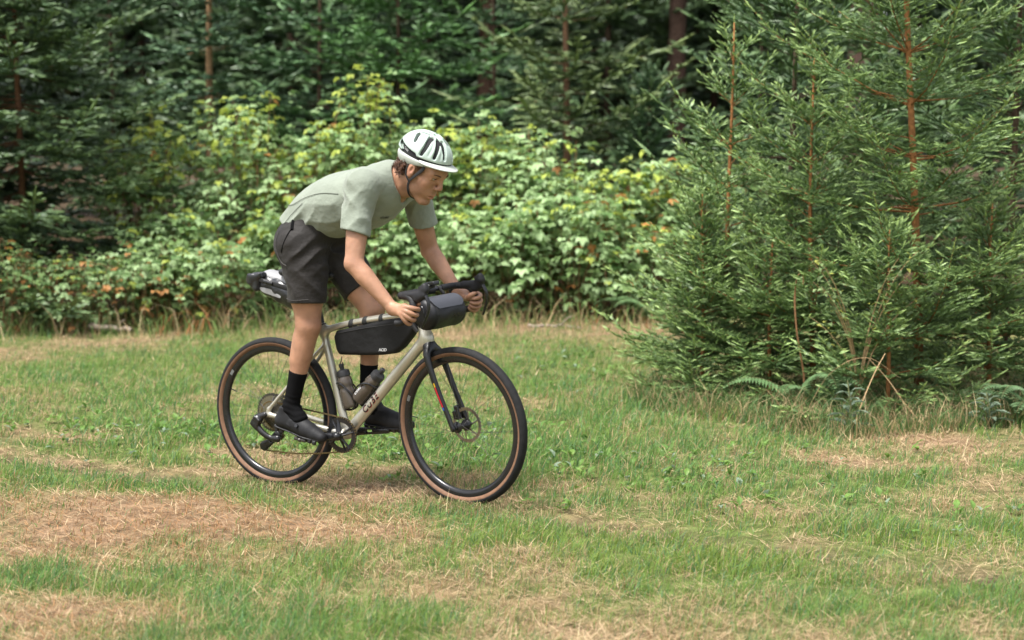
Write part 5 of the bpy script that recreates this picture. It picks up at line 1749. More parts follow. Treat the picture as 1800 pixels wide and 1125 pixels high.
def skin_colors(V):
    n = len(V)
    base = np.array([0.365, 0.195, 0.122])
    c = np.tile(base, (n, 1)) * (1 + .08 * nz3(V[:, 0], V[:, 1], V[:, 2], 40, 1.0)[:, None])
    H = hinv(V)
    hd = (np.abs(V[:, 0] - .90) < .17) & (V[:, 2] > 1.31)
    def mixc(mask, col):
        m = np.clip(mask, 0, 1)[:, None]
        return c * (1 - m) + np.array(col) * m
    g = lambda cx, cy, cz, rx, ry, rz: np.exp(-((H[:, 0] - cx) / rx) ** 2 - ((np.abs(H[:, 1]) - cy) / ry) ** 2 - ((H[:, 2] - cz) / rz) ** 2) * hd
    # stubble on jaw, chin and upper lip
    st = np.maximum.reduce([g(.085, 0, -.10, .03, .035, .025), g(.04, .05, -.07, .04, .02, .022) * .8, g(.100, .012, -.043, .015, .018, .008)])
    fleck = .75 + .25 * np.sign(np.sin(V[:, 0] * 1900) * np.sin(V[:, 1] * 1700) * np.sin(V[:, 2] * 2100))
    c = mixc(st * .52 * fleck, (0.16, 0.095, 0.065))
    lip = np.maximum(g(.100, 0, -.0565, .008, .019, .0042), g(.098, 0, -.0690, .008, .017, .0050))
    c = mixc(lip * .75, (0.40, 0.125, 0.095))
    c = mixc(np.maximum(g(.112, 0, -.012, .015, .012, .012) * .35, g(.065, .042, -.02, .02, .02, .02) * .22), (0.52, 0.20, 0.13))
    c = mixc(g(-.006, .088, .0, .02, .02, .035) * .3, (0.50, 0.20, 0.14))
    # hair line above the ears and at the back of the head
    hair = np.clip((H[:, 2] - (.026 + .9 * np.clip(H[:, 0] - .005, 0, 1)) ) / .012, 0, 1) * (H[:, 0] < .060) * hd * (np.abs(H[:, 1]) < .078)
    back = np.clip((-.020 - H[:, 0]) / .012, 0, 1) * np.clip((H[:, 2] + .045) / .015, 0, 1) * hd * (V[:, 0] < .87)
    burn = np.exp(-((H[:, 0] - .020) / .011) ** 2) * np.clip((H[:, 2] + .010) / .012, 0, 1) * (H[:, 2] < .06) * (np.abs(H[:, 1]) > .045) * hd
    c = mixc(np.maximum.reduce([hair, back, burn * .75]), (0.075, 0.036, 0.020))
    # knuckles, knees and elbows a little redder
    for q, r in ((KNEE[-1] + [.03, 0, 0], .05), (ELB[-1], .04), (ELB[1], .04)):
        d = np.exp(-((V - q) ** 2).sum(1) / r ** 2)
        c = mixc(d * .25, (0.48, 0.22, 0.14))
    return c

VS, FS, o_ = [], [], 0
for fld, it in ((body_field(), 2), (head_field(), 1), (hand_field(-1), 1), (hand_field(1), 1)):
    V, F = fld.mesh(); V = relax(V, F, it)
    VS.append(V); FS.append(F + o_); o_ += len(V)
BV = np.vstack(VS); BF = np.vstack(FS)
hid = (BV[:, 2] > 1.02) & (BV[:, 2] < 1.46) & (BV[:, 0] < .665) & (np.abs(BV[:, 1]) < .145)      # covered by shirt and shorts
BF = BF[~hid[BF].all(1)]
body = link('body', mesh_np('body', BV - P_OFF, BF, SK, skin_colors(BV), smooth=True), person)

# eyes
for s in (-1, 1):
    c = hp((.0745, .032 * s, .0215)); r = .0125 * H_S
    V, F = [], []
    look = norm(H_R @ np.array([.97, -.10, -.02 + .22]))
    n1, n2 = 14, 18
    up = norm(np.cross(look, [0, 1, 0])); sd = np.cross(up, look)
    for i in range(n1):
        th = math.pi * (i + .5) / n1
        for j in range(n2):
            ph = 2 * math.pi * j / n2
            V.append(c + r * (look * math.cos(th) + (sd * math.cos(ph) + up * math.sin(ph)) * math.sin(th)))
    F = [(i * n2 + j, i * n2 + (j + 1) % n2, (i + 1) * n2 + (j + 1) % n2, (i + 1) * n2 + j) for i in range(n1 - 1) for j in range(n2)]
    V = np.array(V)
    ang = np.arccos(np.clip(((V - c) / r) @ look, -1, 1))
    col = np.where((ang < .22)[:, None], np.array([.01, .01, .01]), np.where((ang < .56)[:, None], np.array([.055, .042, .020]), np.array([.33, .28, .25])))
    o = link('eye', mesh_np('eye', V - P_OFF, np.array(F), M_EYE, col, smooth=True), person)
    pts = [hp((.0960, .0140 * s, .0380)), hp((.0945, .028 * s, .0425)), hp((.0830, .045 * s, .0415)), hp((.0735, .0530 * s, .0360))]
    part('eyebrow', offp(tube(spline(pts, 5), np.array([.0016] + [.0030] * 8 + [.0024] * 6 + [.0012]) , 8, flat=(1, .8)), P_OFF), M_BROW, person)
    lash = [hp((.0885, .0185 * s, .0248)), hp((.0885, .031 * s, .0262)), hp((.0795, .0465 * s, .0215))]
    part('eyelashes', offp(tube(spline(lash, 5), .0011, 6), P_OFF), M_BROW, person)

# hair: curls at the nape and behind the ears
rng = np.random.RandomState(4)
curls = []
for i in range(620):
    a = rng.uniform(-1.30, 1.30)
    zz = rng.uniform(-.040, .035)
    puff = rng.rand()
    rx = .090 + .026 * puff * (1 - .3 * abs(a)); ry = .072 + .014 * puff
    x0 = -.014 - rx * math.cos(a)
    y0 = ry * math.sin(a)
    if x0 > -.036: continue
    base = np.array([x0, y0, zz])
    n = 8
    t = np.linspace(0, 1, n)
    ph = rng.rand() * 6.28
    rad = .0045 + .0035 * rng.rand()
    out = norm(np.array([-math.cos(a), math.sin(a), 0]))
    tang = np.array([math.sin(a), math.cos(a), 0])
    ln = .016 + .016 * rng.rand()
    P = base + np.outer(t * ln, np.array([0, 0, -.9]) + out * .25 + rng.randn(3) * .15) + np.outer(np.cos(ph + t * 9) * rad, tang) + np.outer(np.sin(ph + t * 9) * rad, out)
    P = H_O + H_S * (P @ H_R.T)
    curls.append(tube(P, np.linspace(.0024, .0011, n), 4))
for i in range(60):      # short side hair between ear and temple
    s = 1 if i % 2 else -1
    x0 = rng.uniform(-.03, .035); zz = rng.uniform(.034, .05)
    yv = .0735 * math.sqrt(max(.05, 1 - ((x0 + .014) / .1) ** 2)) * s
    P = np.array([hp((x0 + .010 * t * rng.uniform(-.5, 1), yv + .003 * s, zz - .024 * t)) for t in np.linspace(0, 1, 4)])
    curls.append(tube(P, [.0020, .0018, .0014, .0008], 4))
h_ = part('hair', offp(merge(curls), P_OFF), M_HAIR, person)

# ---- T-shirt
def ridge(u):
    """sharp-topped folds, -1..1"""
    return 1.4 * np.abs(np.sin(u)) ** .75 - .9
def shirt():
    f = Field((.06, -.34, 1.10), (.86, .34, 1.58), .0045)
    f.chain([(.222, 0, 1.215), (.315, 0, 1.292), (.43, 0, 1.336), (.57, 0, 1.366), (.672, 0, 1.396)], [.128, .133, .146, .142, .115], 0, flat=((0, 1, 0), 1.22))
    ends = {-1: np.array([.676, -.238, 1.222]), 1: np.array([.718, .236, 1.236])}
    for s in (-1, 1):
        f.cone(NECK0 + [-.005, .03 * s, .008], SHO[s] + [0, -.01 * s, .002], .080, .070, .05)
        f.chain([SHO[s] + [0, 0, .004], lerp(SHO[s], ends[s], .5), lerp(SHO[s], ends[s], 1.25)], [.076, .068, .066], .030)
    def folds(X, Y, Z):
        w = .0020 * nz3(X, Y, Z, 14, .7) + .0010 * nz3(X, Y, Z, 37, 1.9)
        waist = np.exp(-((X - .29) / .10) ** 2) * np.exp(-((Z - 1.26) / .08) ** 2)
        w = w + waist * .0085 * ridge((X * -.55 + Z * .85) * 42 + 1.6 * np.sin(Y * 12 + X * 13))
        arm = np.exp(-((X - .63) / .075) ** 2 - ((Z - 1.34) / .10) ** 2) * np.clip((np.abs(Y) - .10) / .05, 0, 1)
        w = w + arm * .0095 * ridge((X * .95 + Z * .55) * 36 + 1.5 * np.sin(Z * 17 + 1) + 1.2)
        chest = np.exp(-((X - .715) / .06) ** 2 - ((Z - 1.33) / .10) ** 2)
        w = w + chest * .0080 * ridge((X * .9 - Z * .5) * 40 + np.abs(Y) * 22)
        side = np.exp(-((Z - 1.29) / .07) ** 2) * np.clip((np.abs(Y) - .10) / .05, 0, 1) * np.exp(-((X - .46) / .12) ** 2)
        w = w + side * .0065 * ridge((X * -.45 + Z) * 38 + 1.4 * np.sin(X * 15))
        yoke = np.exp(-((X - .66) / .07) ** 2) * np.exp(-((Z - 1.50) / .06) ** 2)
        w = w + yoke * .0045 * ridge((X - Y * .35) * 45 + 1.2 * np.sin(Y * 18))
        return w
    f.disp(folds)
    f.cut((.300, 0, 1.212), (-.36, 0, -.93), .006)
    for s in (-1, 1):
        d = norm(ends[s] - SHO[s])
        lo = (.55, -.36, 1.05) if s < 0 else (.60, .13, 1.05)
        hi = (.82, -.13, 1.32) if s < 0 else (.86, .36, 1.32)
        f.cut(ends[s], d + np.array([-.20, 0, 0]), .004, lo, hi)
        f.cone(lerp(SHO[s], ends[s], .62), lerp(SHO[s], ends[s], 1.4), .045, .062, .004, sub=True)
    # neck opening with a shallow V
    f.ell((.812, 0, 1.462), (.094, .080, .092), None, .006, sub=True)
    f.cone((.790, 0, 1.430), (.772, 0, 1.366), .060, .022, .012, sub=True)
    return f
_f = shirt()
tV, tF = _f.mesh(); tV = relax(tV, tF, 2)
tshirt = link('t_shirt', mesh_np('t_shirt', tV - P_OFF, tF, M_SHIRT, None, smooth=True), person)
CAM_L = np.array([5.157, -6.329, 1.622])
def seam(name, V, pts, r, material, parent, lift=.0006, n=6):
    """thin raised line that follows a cloth surface where it faces the right-hand side; pts are (x, z)"""
    Q = spline([(x, 0, z) for x, z in pts], n)
    R = []
    for q in Q:
        d = (V[:, 0] - q[0]) ** 2 + (V[:, 2] - q[2]) ** 2
        near = d < .007 ** 2
        y = V[near, 1].min() if near.any() else V[np.argmin(d), 1]
        R.append((q[0], y - lift, q[2]))
    R = np.array(R); 
    for _ in range(2): R[1:-1, 1] = (R[:-2, 1] + 2 * R[1:-1, 1] + R[2:, 1]) / 4
    return part(name, offp(tube(R, r, 5), P_OFF), material, parent)
M_SEAM = mat('shirt_seam', (0.085, 0.095, 0.072), rough=0.9)
seam('side_seam', tV, [(.195, 1.335), (.26, 1.345), (.34, 1.375), (.44, 1.395), (.54, 1.392)], .0013, M_SEAM, tshirt)
seam('lower_seam', tV, [(.215, 1.255), (.26, 1.300), (.33, 1.350)], .0013, M_SEAM, tshirt)
# small dark lettering on the chest
ray = np.array([.700, -.05, 1.277]); dv = norm(CAM_L - ray)
rel = tV - ray; al = rel @ dv; perp = np.linalg.norm(rel - al[:, None] * dv, axis=1)
ix = np.where(perp < .006)[0]; p0 = tV[ix[np.argmax(al[ix])]]
nb_ = tV[np.linalg.norm(tV - p0, axis=1) < .02]; u_, s_, vt = np.linalg.svd(nb_ - nb_.mean(0)); nrm_ = vt[2] * np.sign(vt[2] @ dv)
xd = norm(np.cross(np.array([0, 0, 1.0]), nrm_)); yd = np.cross(nrm_, xd)
t = place_text(text_mesh('CUBE', .017, .0004, shear=.1), p0 + nrm_ * .0025, xd, yd)
part('lettering', offp(t, P_OFF), MB_INK, tshirt, smooth=False)

# ---- shorts
def shorts():
    f = Field((.06, -.25, .80), (.64, .25, 1.34), .0050)
    f.chain([(.235, 0, 1.180), (.305, 0, 1.25), (.36, 0, 1.30)], [.133, .128, .118], 0, flat=((0, 1, 0), 1.24))
    hem = {-1: np.array([.302, -.114, .892]), 1: np.array([.446, .104, .934])}
    for s in (-1, 1):
        f.chain([HIP[s] + [-.015, 0, .01], lerp(HIP[s], hem[s], .5), lerp(HIP[s], hem[s], 1.15)], [.118, .100, .086], .035)
        f.ell(HIP[s] + [-.062, .004 * s, .0], (.075, .085, .10), None, .04)
    def folds(X, Y, Z):
        w = .0022 * nz3(X, Y, Z, 17, 2.1)
        cr = np.exp(-((Z - 1.12) / .07) ** 2) * np.exp(-((X - .36) / .09) ** 2)
        w = w + cr * .0095 * ridge((Z * .9 - X * .55) * 44 + 1.3 * np.sin(Y * 19))
        low = np.exp(-((Z - .97) / .08) ** 2)
        w = w + low * .0050 * ridge((X * .9 + Z * .45) * 34 + 1.6 * np.sin(Z * 14 + Y * 12))
        seat = np.exp(-((X - .20) / .06) ** 2 - ((Z - 1.02) / .09) ** 2)
        w = w + seat * .0070 * ridge((X * .6 + Z * .8) * 40)
        return w
    f.disp(folds)
    f.cut((.36, 0, 1.315), (.3, 0, .95), .004)
    for s in (-1, 1):
        d = norm(hem[s] - HIP[s])
        lo = (.1, -.3, .75) if s < 0 else (.1, .0, .75)
        hi = (.7, .0, 1.02) if s < 0 else (.7, .3, 1.05)
        f.cut(hem[s], d + np.array([.05 * s, 0, 0]), .003, lo, hi)
        f.cone(lerp(HIP[s], hem[s], .80), lerp(HIP[s], hem[s], 1.3), .058, .081, .004, sub=True)
    return f
_f = shorts()
sV, sF = _f.mesh(); sV = relax(sV, sF, 2)
shorts_o = link('shorts', mesh_np('shorts', sV - P_OFF, sF, M_SHORT, None, smooth=True), person)
M_SSEAM = mat('shorts_seam', (0.060, 0.055, 0.052), rough=0.7)
seam('pocket_zip', sV, [(.285, 1.245), (.262, 1.19), (.235, 1.13)], .0020, M_SOCK, shorts_o)
seam('side_seam', sV, [(.205, 1.22), (.200, 1.15), (.225, 1.09), (.262, 1.07)], .0014, M_SSEAM, shorts_o)
seam('hem_stitch', sV, [(.232, .918), (.29, .912), (.36, .918)], .0010, M_SSEAM, shorts_o)
seam('belt_loop', sV, [(.272, 1.272), (.285, 1.232)], .0085, M_SOCK, shorts_o, lift=-.004)

# ---- socks and shoes
for s in (-1, 1):
    top = lerp(KNEE[s], ANK[s], .555 if s < 0 else .60)
    f = Field(np.minimum(ANK[s], top) - .07, np.maximum(ANK[s], top) + .075, .004)
    f.chain([KNEE[s], lerp(KNEE[s], ANK[s], .35), lerp(KNEE[s], ANK[s], .7), ANK[s]], [.0550, .0505, .0395, .0362], 0)
    kf = norm(KNEE[s] - ANK[s]); fw = norm(np.cross(np.array([0, 1.0, 0]), kf))
    f.cone(lerp(KNEE[s], ANK[s], .16) - fw * .022, lerp(KNEE[s], ANK[s], .42) - fw * .018, .038, .034, .03)
    f.cone(ANK[s], ANK[s] + [.05, 0, -.05], .038, .038, .02)
    f.disp(lambda X, Y, Z: .0012 * np.sin(Z * 240 + 2 * np.sin(X * 60)) * (Z < .47))
    f.cut(top, kf, .003)
    sdf_part('sock', f, M_SOCK, person, 1, P_OFF)

def shoe(s, heel, pitch, yaw):
    M = rot_z(yaw) @ rot_y(pitch)
    heel = np.asarray(heel, dtype=float)
    q = lambda p: heel + M @ (np.asarray(p, dtype=float) * np.array([1, 1, 1]))
    lo, hi = heel - [.09, .10, .16], heel + [.36, .10, .20]
    f = Field(lo, hi, .0034)
    lat = M @ np.array([0, 1.0, 0])
    f.chain([q((.030, 0, .040)), q((.095, 0, .040)), q((.165, .004 * -s, .030)), q((.215, .006 * -s, .026)), q((.252, .004 * -s, .024))], [.036, .037, .040, .036, .026], 0, flat=(lat, 1.05))
    f.chain([q((.036, 0, .045)), q((.040, 0, .085)), q((.042, 0, .108))], [.036, .037, .038], .02)
    f.cone(q((.075, 0, .075)), q((.175, 0, .045)), .030, .026, .03)
    f.cut(q((0, 0, .006)), -(M @ np.array([0, 0, 1.0])), .004)
    f.cut(q((.042, 0, .112)), M @ np.array([-.25, 0, 1.0]), .006)
    o = sdf_part('shoe', f, M_SHOE, person, 2, P_OFF)
    g = Field(lo, hi, .0034)
    g.chain([q((.028, 0, .008)), q((.10, 0, .006)), q((.175, .005 * -s, .004)), q((.245, .004 * -s, .012))], [.036, .031, .042, .028], 0, flat=(M @ np.array([0, 0, 1.0]), .24))
    for x in (.02, .05, .15, .21, .235):
        for yy in (-.022, .022):
            g.box(q((x, yy, -.004)), (.009, .008, .009), M, .002, .002)
    sdf_part('sole', g, M_SOLE, o, 1, P_OFF)
    # closing strap and dial
    pts = [q((.088, .040 * s, .040)), q((.098, .034 * s, .070)), q((.108, .012 * s, .086)), q((.112, -.012 * s, .085)), q((.112, -.034 * s, .066)), q((.104, -.042 * s, .036))]
    part('strap', offp(tube(spline(pts, 6), .014, 10, flat=(.16, 1.0), up=M @ np.array([1.0, 0, 0])), P_OFF), M_SHOE, o)
    part('dial', offp(tube([q((.138, .037 * s, .050)), q((.138, .048 * s, .054))], [.0095, .0080], 16), P_OFF), MB_GLOSS, o)
shoe(-1, (.100, -.121, .312), .245, .03)
shoe(1, (.440, .118, .302), .02, -.03)
# wrist watch on the left arm
wc = lerp(ELB[1], WRI[1], .93); wd = norm(WRI[1] - ELB[1])
e1 = norm(np.cross(wd, [0, 1.0, 0])); e2 = np.cross(wd, e1)
P = np.array([wc + (e1 * math.cos(a) + e2 * math.sin(a)) * .0300 for a in np.linspace(0, 2 * math.pi, 25)])
wt = bike_thing('wrist_watch', P_OFF, 'dark watch on the rider\'s far wrist behind the handlebar', 'watch')
part('strap', offp(tube(P, .010, 8, flat=(.2, 1), up=tuple(wd), cap=False), P_OFF), MB_RUB, wt)
g = Field(wc - .06, wc + .06, .0025)
g.cone(wc - e2 * .030, wc - e2 * .036, .017, .016, 0)
g.cut(wc - e2 * .038, -e2); 
sdf_part('watch_case', g, MB_GLOSS, wt, 1, P_OFF)

# ------------------------------------------------------------------ helmet (its own axes, tipped back on the head)
T_R = H_R @ rot_y(-.33)
T_O = H_O + H_S * (H_R @ np.array([-.006, 0, .004]))
def tp(p): return T_O + H_S * (np.asarray(p, dtype=float) @ T_R.T)
H_OFF = tp((0, 0, .06))
helmet = bike_thing('bicycle_helmet', H_OFF, 'white road helmet with black vents, small visor and black chin strap on the rider\'s head', 'helmet')
M_HELM = mat('helmet_white', (0.375, 0.455, 0.40), rough=0.30, coat=.25, noise=(30, .03))
M_RIM = mat('helmet_rim_white', (0.42, 0.445, 0.40), rough=0.45, noise=(30, .03))
M_FOAM = mat('helmet_foam', (0.010, 0.010, 0.011), rough=0.8)
SC, SR = np.array([-.004, 0, .058]), np.array([.126, .093, .104])
def surf(az, el, f=1.0):
    az, el = math.radians(az), math.radians(el)
    return SC + SR * f * np.array([math.cos(el) * math.cos(az), math.cos(el) * math.sin(az), math.sin(el)])
def helmet_parts():
    def E(f, c, r, k=0, sub=False): f.ell(tp(c), np.array(r) * H_S, T_R, k, sub)
    lo, hi = tp((0, 0, .06)) - .19, tp((0, 0, .06)) + .19
    f = Field(lo, hi, .0028)
    E(f, SC, SR)
    E(f, SC + [-.022, 0, .004], SR * [.92, .93, .94], .02)
    E(f, SC + [0, 0, -.004], SR * .86, 0, True)
    f.cut(tp((0, 0, .062)), -(T_R @ np.array([.06, 0, 1.0])), .006)
    def slot(pts, r0, r1, k=.003):
        for s in (-1, 1):
            P = [tp(surf(az * s, el, .965)) for az, el in pts]
            f.chain(P, np.linspace(r0, r1, len(P)) * H_S, k, sub=True)
    slot([(17, 11), (16, 30), (14, 52)], .0072, .0098)
    slot([(43, 10), (37, 31), (27, 57)], .0085, .0108)
    slot([(73, 11), (67, 31), (57, 59)], .0092, .0125)
    slot([(100, 36), (104, 46), (112, 56)], .0085, .0105)
    slot([(60, 74), (105, 76)], .0045, .0050)
    slot([(12, 66), (25, 76)], .0045, .0055)
    slot([(150, 44), (158, 60)], .0090, .0080)
    slot([(88, 2), (112, 9), (138, 17), (165, 22)], .0125, .0145)
    # creases between the ribs
    for s in (-1, 1):
        f.chain([tp(surf(29 * s, 10, 1.02)), tp(surf(25 * s, 35, 1.02)), tp(surf(20 * s, 62, 1.02)), tp(surf(150 * s, 74, 1.02))], [.004] * 4, .006, sub=True)
        f.chain([tp(surf(57 * s, 12, 1.02)), tp(surf(50 * s, 36, 1.02)), tp(surf(50 * s, 62, 1.02)), tp(surf(130 * s, 62, 1.02))], [.004] * 4, .006, sub=True)
    sdf_part('shell', f, M_HELM, helmet, 1, H_OFF)
    # lower rim
    g = Field(lo, hi, .0030)
    E(g, SC + [0, 0, -.012], SR * [.985, .985, .62])
    E(g, SC + [-.040, 0, -.006], SR * [.70, .90, .60], .02)
    E(g, SC + [0, 0, -.004], SR * .86, 0, True)
    g.cut(tp((-.10, 0, .002)), -(T_R @ np.array([-.17, 0, 1.0])), .004)
    g.cut(tp((0, 0, .050)), T_R @ np.array([.08, 0, 1.0]), .006)
    for s in (-1, 1):
        g.chain([tp(surf(150 * s, -12, .95)), tp(surf(166 * s, -8, .95))], [.008, .008], .003, sub=True)
    sdf_part('rim', g, M_RIM, helmet, 1, H_OFF)
    # visor: thin peak running round the front
    na, nw = 25, 5
    top, bot = [], []
    for a in np.linspace(-74, 74, na):
        w = .036 * max(0.0, math.cos(math.radians(a * 1.20))) ** .8 + .001
        p = surf(a, -8.0, .985); d = norm(np.array([math.cos(math.radians(a * .8)), math.sin(math.radians(a * .8)) * .8, -.20]))
        for t_ in np.linspace(0, 1, nw):
            q = p + d * w * t_
            th = .0065 * (1 - t_) + .0018
            top.append(tp(q + [0, 0, th])); bot.append(tp(q - [0, 0, th * .6]))
    V = np.array(top + bot); n = na * nw
    F = []
    for i in range(na - 1):
        for j in range(nw - 1):
            q = (i * nw + j, (i + 1) * nw + j, (i + 1) * nw + j + 1, i * nw + j + 1)
            F += [q[::-1], tuple(x + n for x in q)]
        F.append((i * nw + nw - 1, (i + 1) * nw + nw - 1, (i + 1) * nw + nw - 1 + n, i * nw + nw - 1 + n)[::-1])
        F.append((i * nw, (i + 1) * nw, (i + 1) * nw + n, i * nw + n))
    for i in (0, na - 1):
        for j in range(nw - 1):
            F.append((i * nw + j, i * nw + j + 1, i * nw + j + 1 + n, i * nw + j + n))
    part('visor', offp((V, F), H_OFF), M_RIM, helmet, auto=50)
    w = Field(lo, hi, .0048)
    E(w, SC, SR * .915)
    E(w, SC + [0, 0, -.006], SR * .83, 0, True)
    w.cut(tp((-.06, 0, .010)), -(T_R @ np.array([-.17, 0, 1.0])), .004)
    sdf_part('foam_liner', w, M_FOAM, helmet, 1, H_OFF)
    upy = tuple(H_R @ np.array([0, 1.0, 0]))
    for s in (-1, 1):
        fr = [hp((.040, .078 * s, .050)), hp((.034, .0765 * s, .028)), hp((.020, .0785 * s, -.008)), hp((.008, .0790 * s, -.040))]
        part('strap', offp(tube(spline(fr, 5), np.linspace(.0085, .0062, 16), 8, flat=(1, .16), up=upy), H_OFF), MB_STRAP, helmet)
        bk = [hp((-.034, .0800 * s, .030)), hp((-.032, .0830 * s, .0)), hp((-.020, .0840 * s, -.028)), hp((.006, .0800 * s, -.044))]
        part('strap', offp(tube(spline(bk, 5), .0042, 8, flat=(1, .3), up=upy), H_OFF), MB_STRAP, helmet)
        dn = [hp((.007, .0795 * s, -.036)), hp((.012, .0755 * s, -.064)), hp((.026, .0640 * s, -.094)), hp((.036, .036 * s, -.112)), hp((.036, 0, -.117))]
        part('strap', offp(tube(spline(dn, 5), .0062, 8, flat=(1, .25), up=upy), H_OFF), MB_STRAP, helmet)
    t = text_mesh('CUBE', .014, .0004, shear=.15)
    W = []
    for x_, y_, z_ in t[0]:
        W.append(tp(surf(-(118 - math.degrees(x_ / .105)), 9 + (118 - (118 - math.degrees(x_ / .105))) * -.32 + math.degrees(y_ / .1), .925)))
    part('lettering', offp((np.array(W), t[1]), H_OFF), MB_WHT, helmet, smooth=False)
helmet_parts()

# ------------------------------------------------------------------ single plants and dead wood at the foot of the trees
M_DEAD = mat('dead_stalk', (0.40, 0.27, 0.14), rough=0.8, noise=(60, 0.25))
M_DEADO = mat('dead_orange_stem', (0.23, 0.115, 0.05), rough=0.8, noise=(60, 0.3))
M_LOG = mat('bleached_wood', (0.26, 0.21, 0.165), rough=0.85, noise=(25, 0.3), bump=(50, 0.5, 0.01))

def fern(label, x, y, n, L, seed, col=(0.14, 0.24, 0.10)):
    rng = np.random.RandomState(seed)
    z0 = float(ground_z(x, y))
    root = empty('fern', (x, y, z0)); tag(root, label, 'fern', 'ferns at the foot of the spruces')
    for i in range(n):
        a = rng.uniform(2.4, 6.6); el = rng.uniform(.55, 1.15); ll = L * rng.uniform(.75, 1.1)
        h = np.array([math.cos(a), math.sin(a), 0])
        p = bez((0, 0, 0), h * ll * .25 + [0, 0, ll * .5 * math.sin(el)], h * ll * .65 + [0, 0, ll * .75 * math.sin(el)], h * ll * math.cos(el * .5) + [0, 0, ll * .42 * math.sin(el)], 14)
        st = tube(p, np.linspace(.0035, .001, 14), 5)
        P, D, N, Ls, Ws, C = [], [], [], [], [], []
        sd = np.cross(h, [0, 0, 1.0])
        for j in np.arange(2, 14, .5):
            q = np.array([np.interp(j, np.arange(14), p[:, k]) for k in range(3)])
            w = ll * .30 * math.sin(math.pi * min(1, (j + 1.5) / 16.0)) * (1.1 - j / 18)
            for s in (1, -1):
                P.append(q); D.append(sd * s + h * .35 + np.array([0, 0, -.1])); N.append(np.array([0, 0, 1.0]) + rng.randn(3) * .15)
                Ls.append(w); Ws.append(.022); C.append(np.array(col) * rng.uniform(.75, 1.25))
        V, F, Cc = leaflets(np.array(P), np.array(D), np.array(N), np.array(Ls), np.array(Ws), np.array(C), fold=.1, droop=.18)
        fr = link('frond', mesh_np('frond', V, F, M_LEAF, Cc), root)
        part('stem', st, mat('fern_stem', (0.16, 0.17, 0.07), rough=.7), fr)
fern('green fern at the foot of the spruce thicket left of the grey-green weed', 1.78, 10.35, 7, .52, 1)
fern('fern half hidden at the right foot of the spruce thicket', 3.05, 10.0, 6, .50, 2, (0.12, 0.20, 0.09))
fern('fern in front of the rusty end of the bramble hedge', 1.35, 15.9, 6, .6, 3)

def weed(label, x, y, h, seed):
    rng = np.random.RandomState(seed)
    root = empty('leafy_weed', (x, y, float(ground_z(x, y)))); tag(root, label, 'weed')
    part('stem', tube([(0, 0, 0), (.01, .0, h * .5), (-.01, .01, h)], [.006, .005, .003], 7), mat('fern_stem', (0.16, 0.17, 0.07), rough=.7), root)
    for i in range(16):
        a = i * 2.4; z = h * (.05 + .9 * i / 16); L = .15 * (1 - .5 * i / 16)
        d = np.array([[math.cos(a), math.sin(a), .55]])
        V, F, C = leaflets(np.array([[0, 0, z]]), d, np.array([[0, 0, 1.0]]) + rng.randn(1, 3) * .1, np.array([L]), np.array([L * .34]), np.array([[.16, .215, .15]]) * rng.uniform(.85, 1.2), fold=.25, droop=.35)
        link('leaf', mesh_np('leaf', V, F, M_LEAF, C), root)
weed('grey-green thistle-like weed standing in the grass before the spruce thicket', 1.90, 9.62, .30, 5)
weed('small broad-leaved weed at the foot of the thicket near the right edge', 2.72, 9.75, .20, 6)

def stalk(label, pts, r, m, group=None):
    p = np.array(pts); b = p[0].copy()
    root = empty('dry_stalk', tuple(b)); tag(root, label, 'stalk', group)
    part('stem', tube(spline(p - b, 6), np.linspace(r, r * .5, (len(p) - 1) * 6 + 1), 7, flat=(1, .5)), m, root)
    return root
gz = lambda x, y: float(ground_z(x, y))
stalk('bent tan reed stalk leaning up to the right before the thicket', [(1.95, 9.75, gz(1.95, 9.75)), (2.00, 9.75, .16), (2.07, 9.76, .33), (2.13, 9.77, .44)], .008, M_DEAD, 'dry stalks')
stalk('tan reed stalk falling from the crossing point to the right', [(2.05, 9.80, .40), (2.15, 9.79, .29), (2.27, 9.74, .12), (2.36, 9.66, gz(2.36, 9.66))][::-1], .008, M_DEAD, 'dry stalks')
stalk('thin arched straw stalk over the foot of the thicket', [(1.70, 10.0, gz(1.7, 10)), (1.85, 9.95, .30), (2.05, 9.90, .40), (2.25, 9.9, .28)], .004, M_DEAD, 'dry stalks')
stalk('short tan stalk left of the fern', [(1.62, 10.0, gz(1.62, 10)), (1.56, 10.0, .12), (1.49, 10.0, .20)], .006, M_DEAD, 'dry stalks')
stalk('broken orange-brown dead stem with a curled top in the middle of the thicket', [(1.78, 10.35, gz(1.78, 10.35)), (1.76, 10.32, .25), (1.71, 10.28, .50), (1.69, 10.26, .70), (1.70, 10.25, .84), (1.73, 10.24, .86), (1.735, 10.24, .80)], .0085, M_DEADO, 'dry stalks')

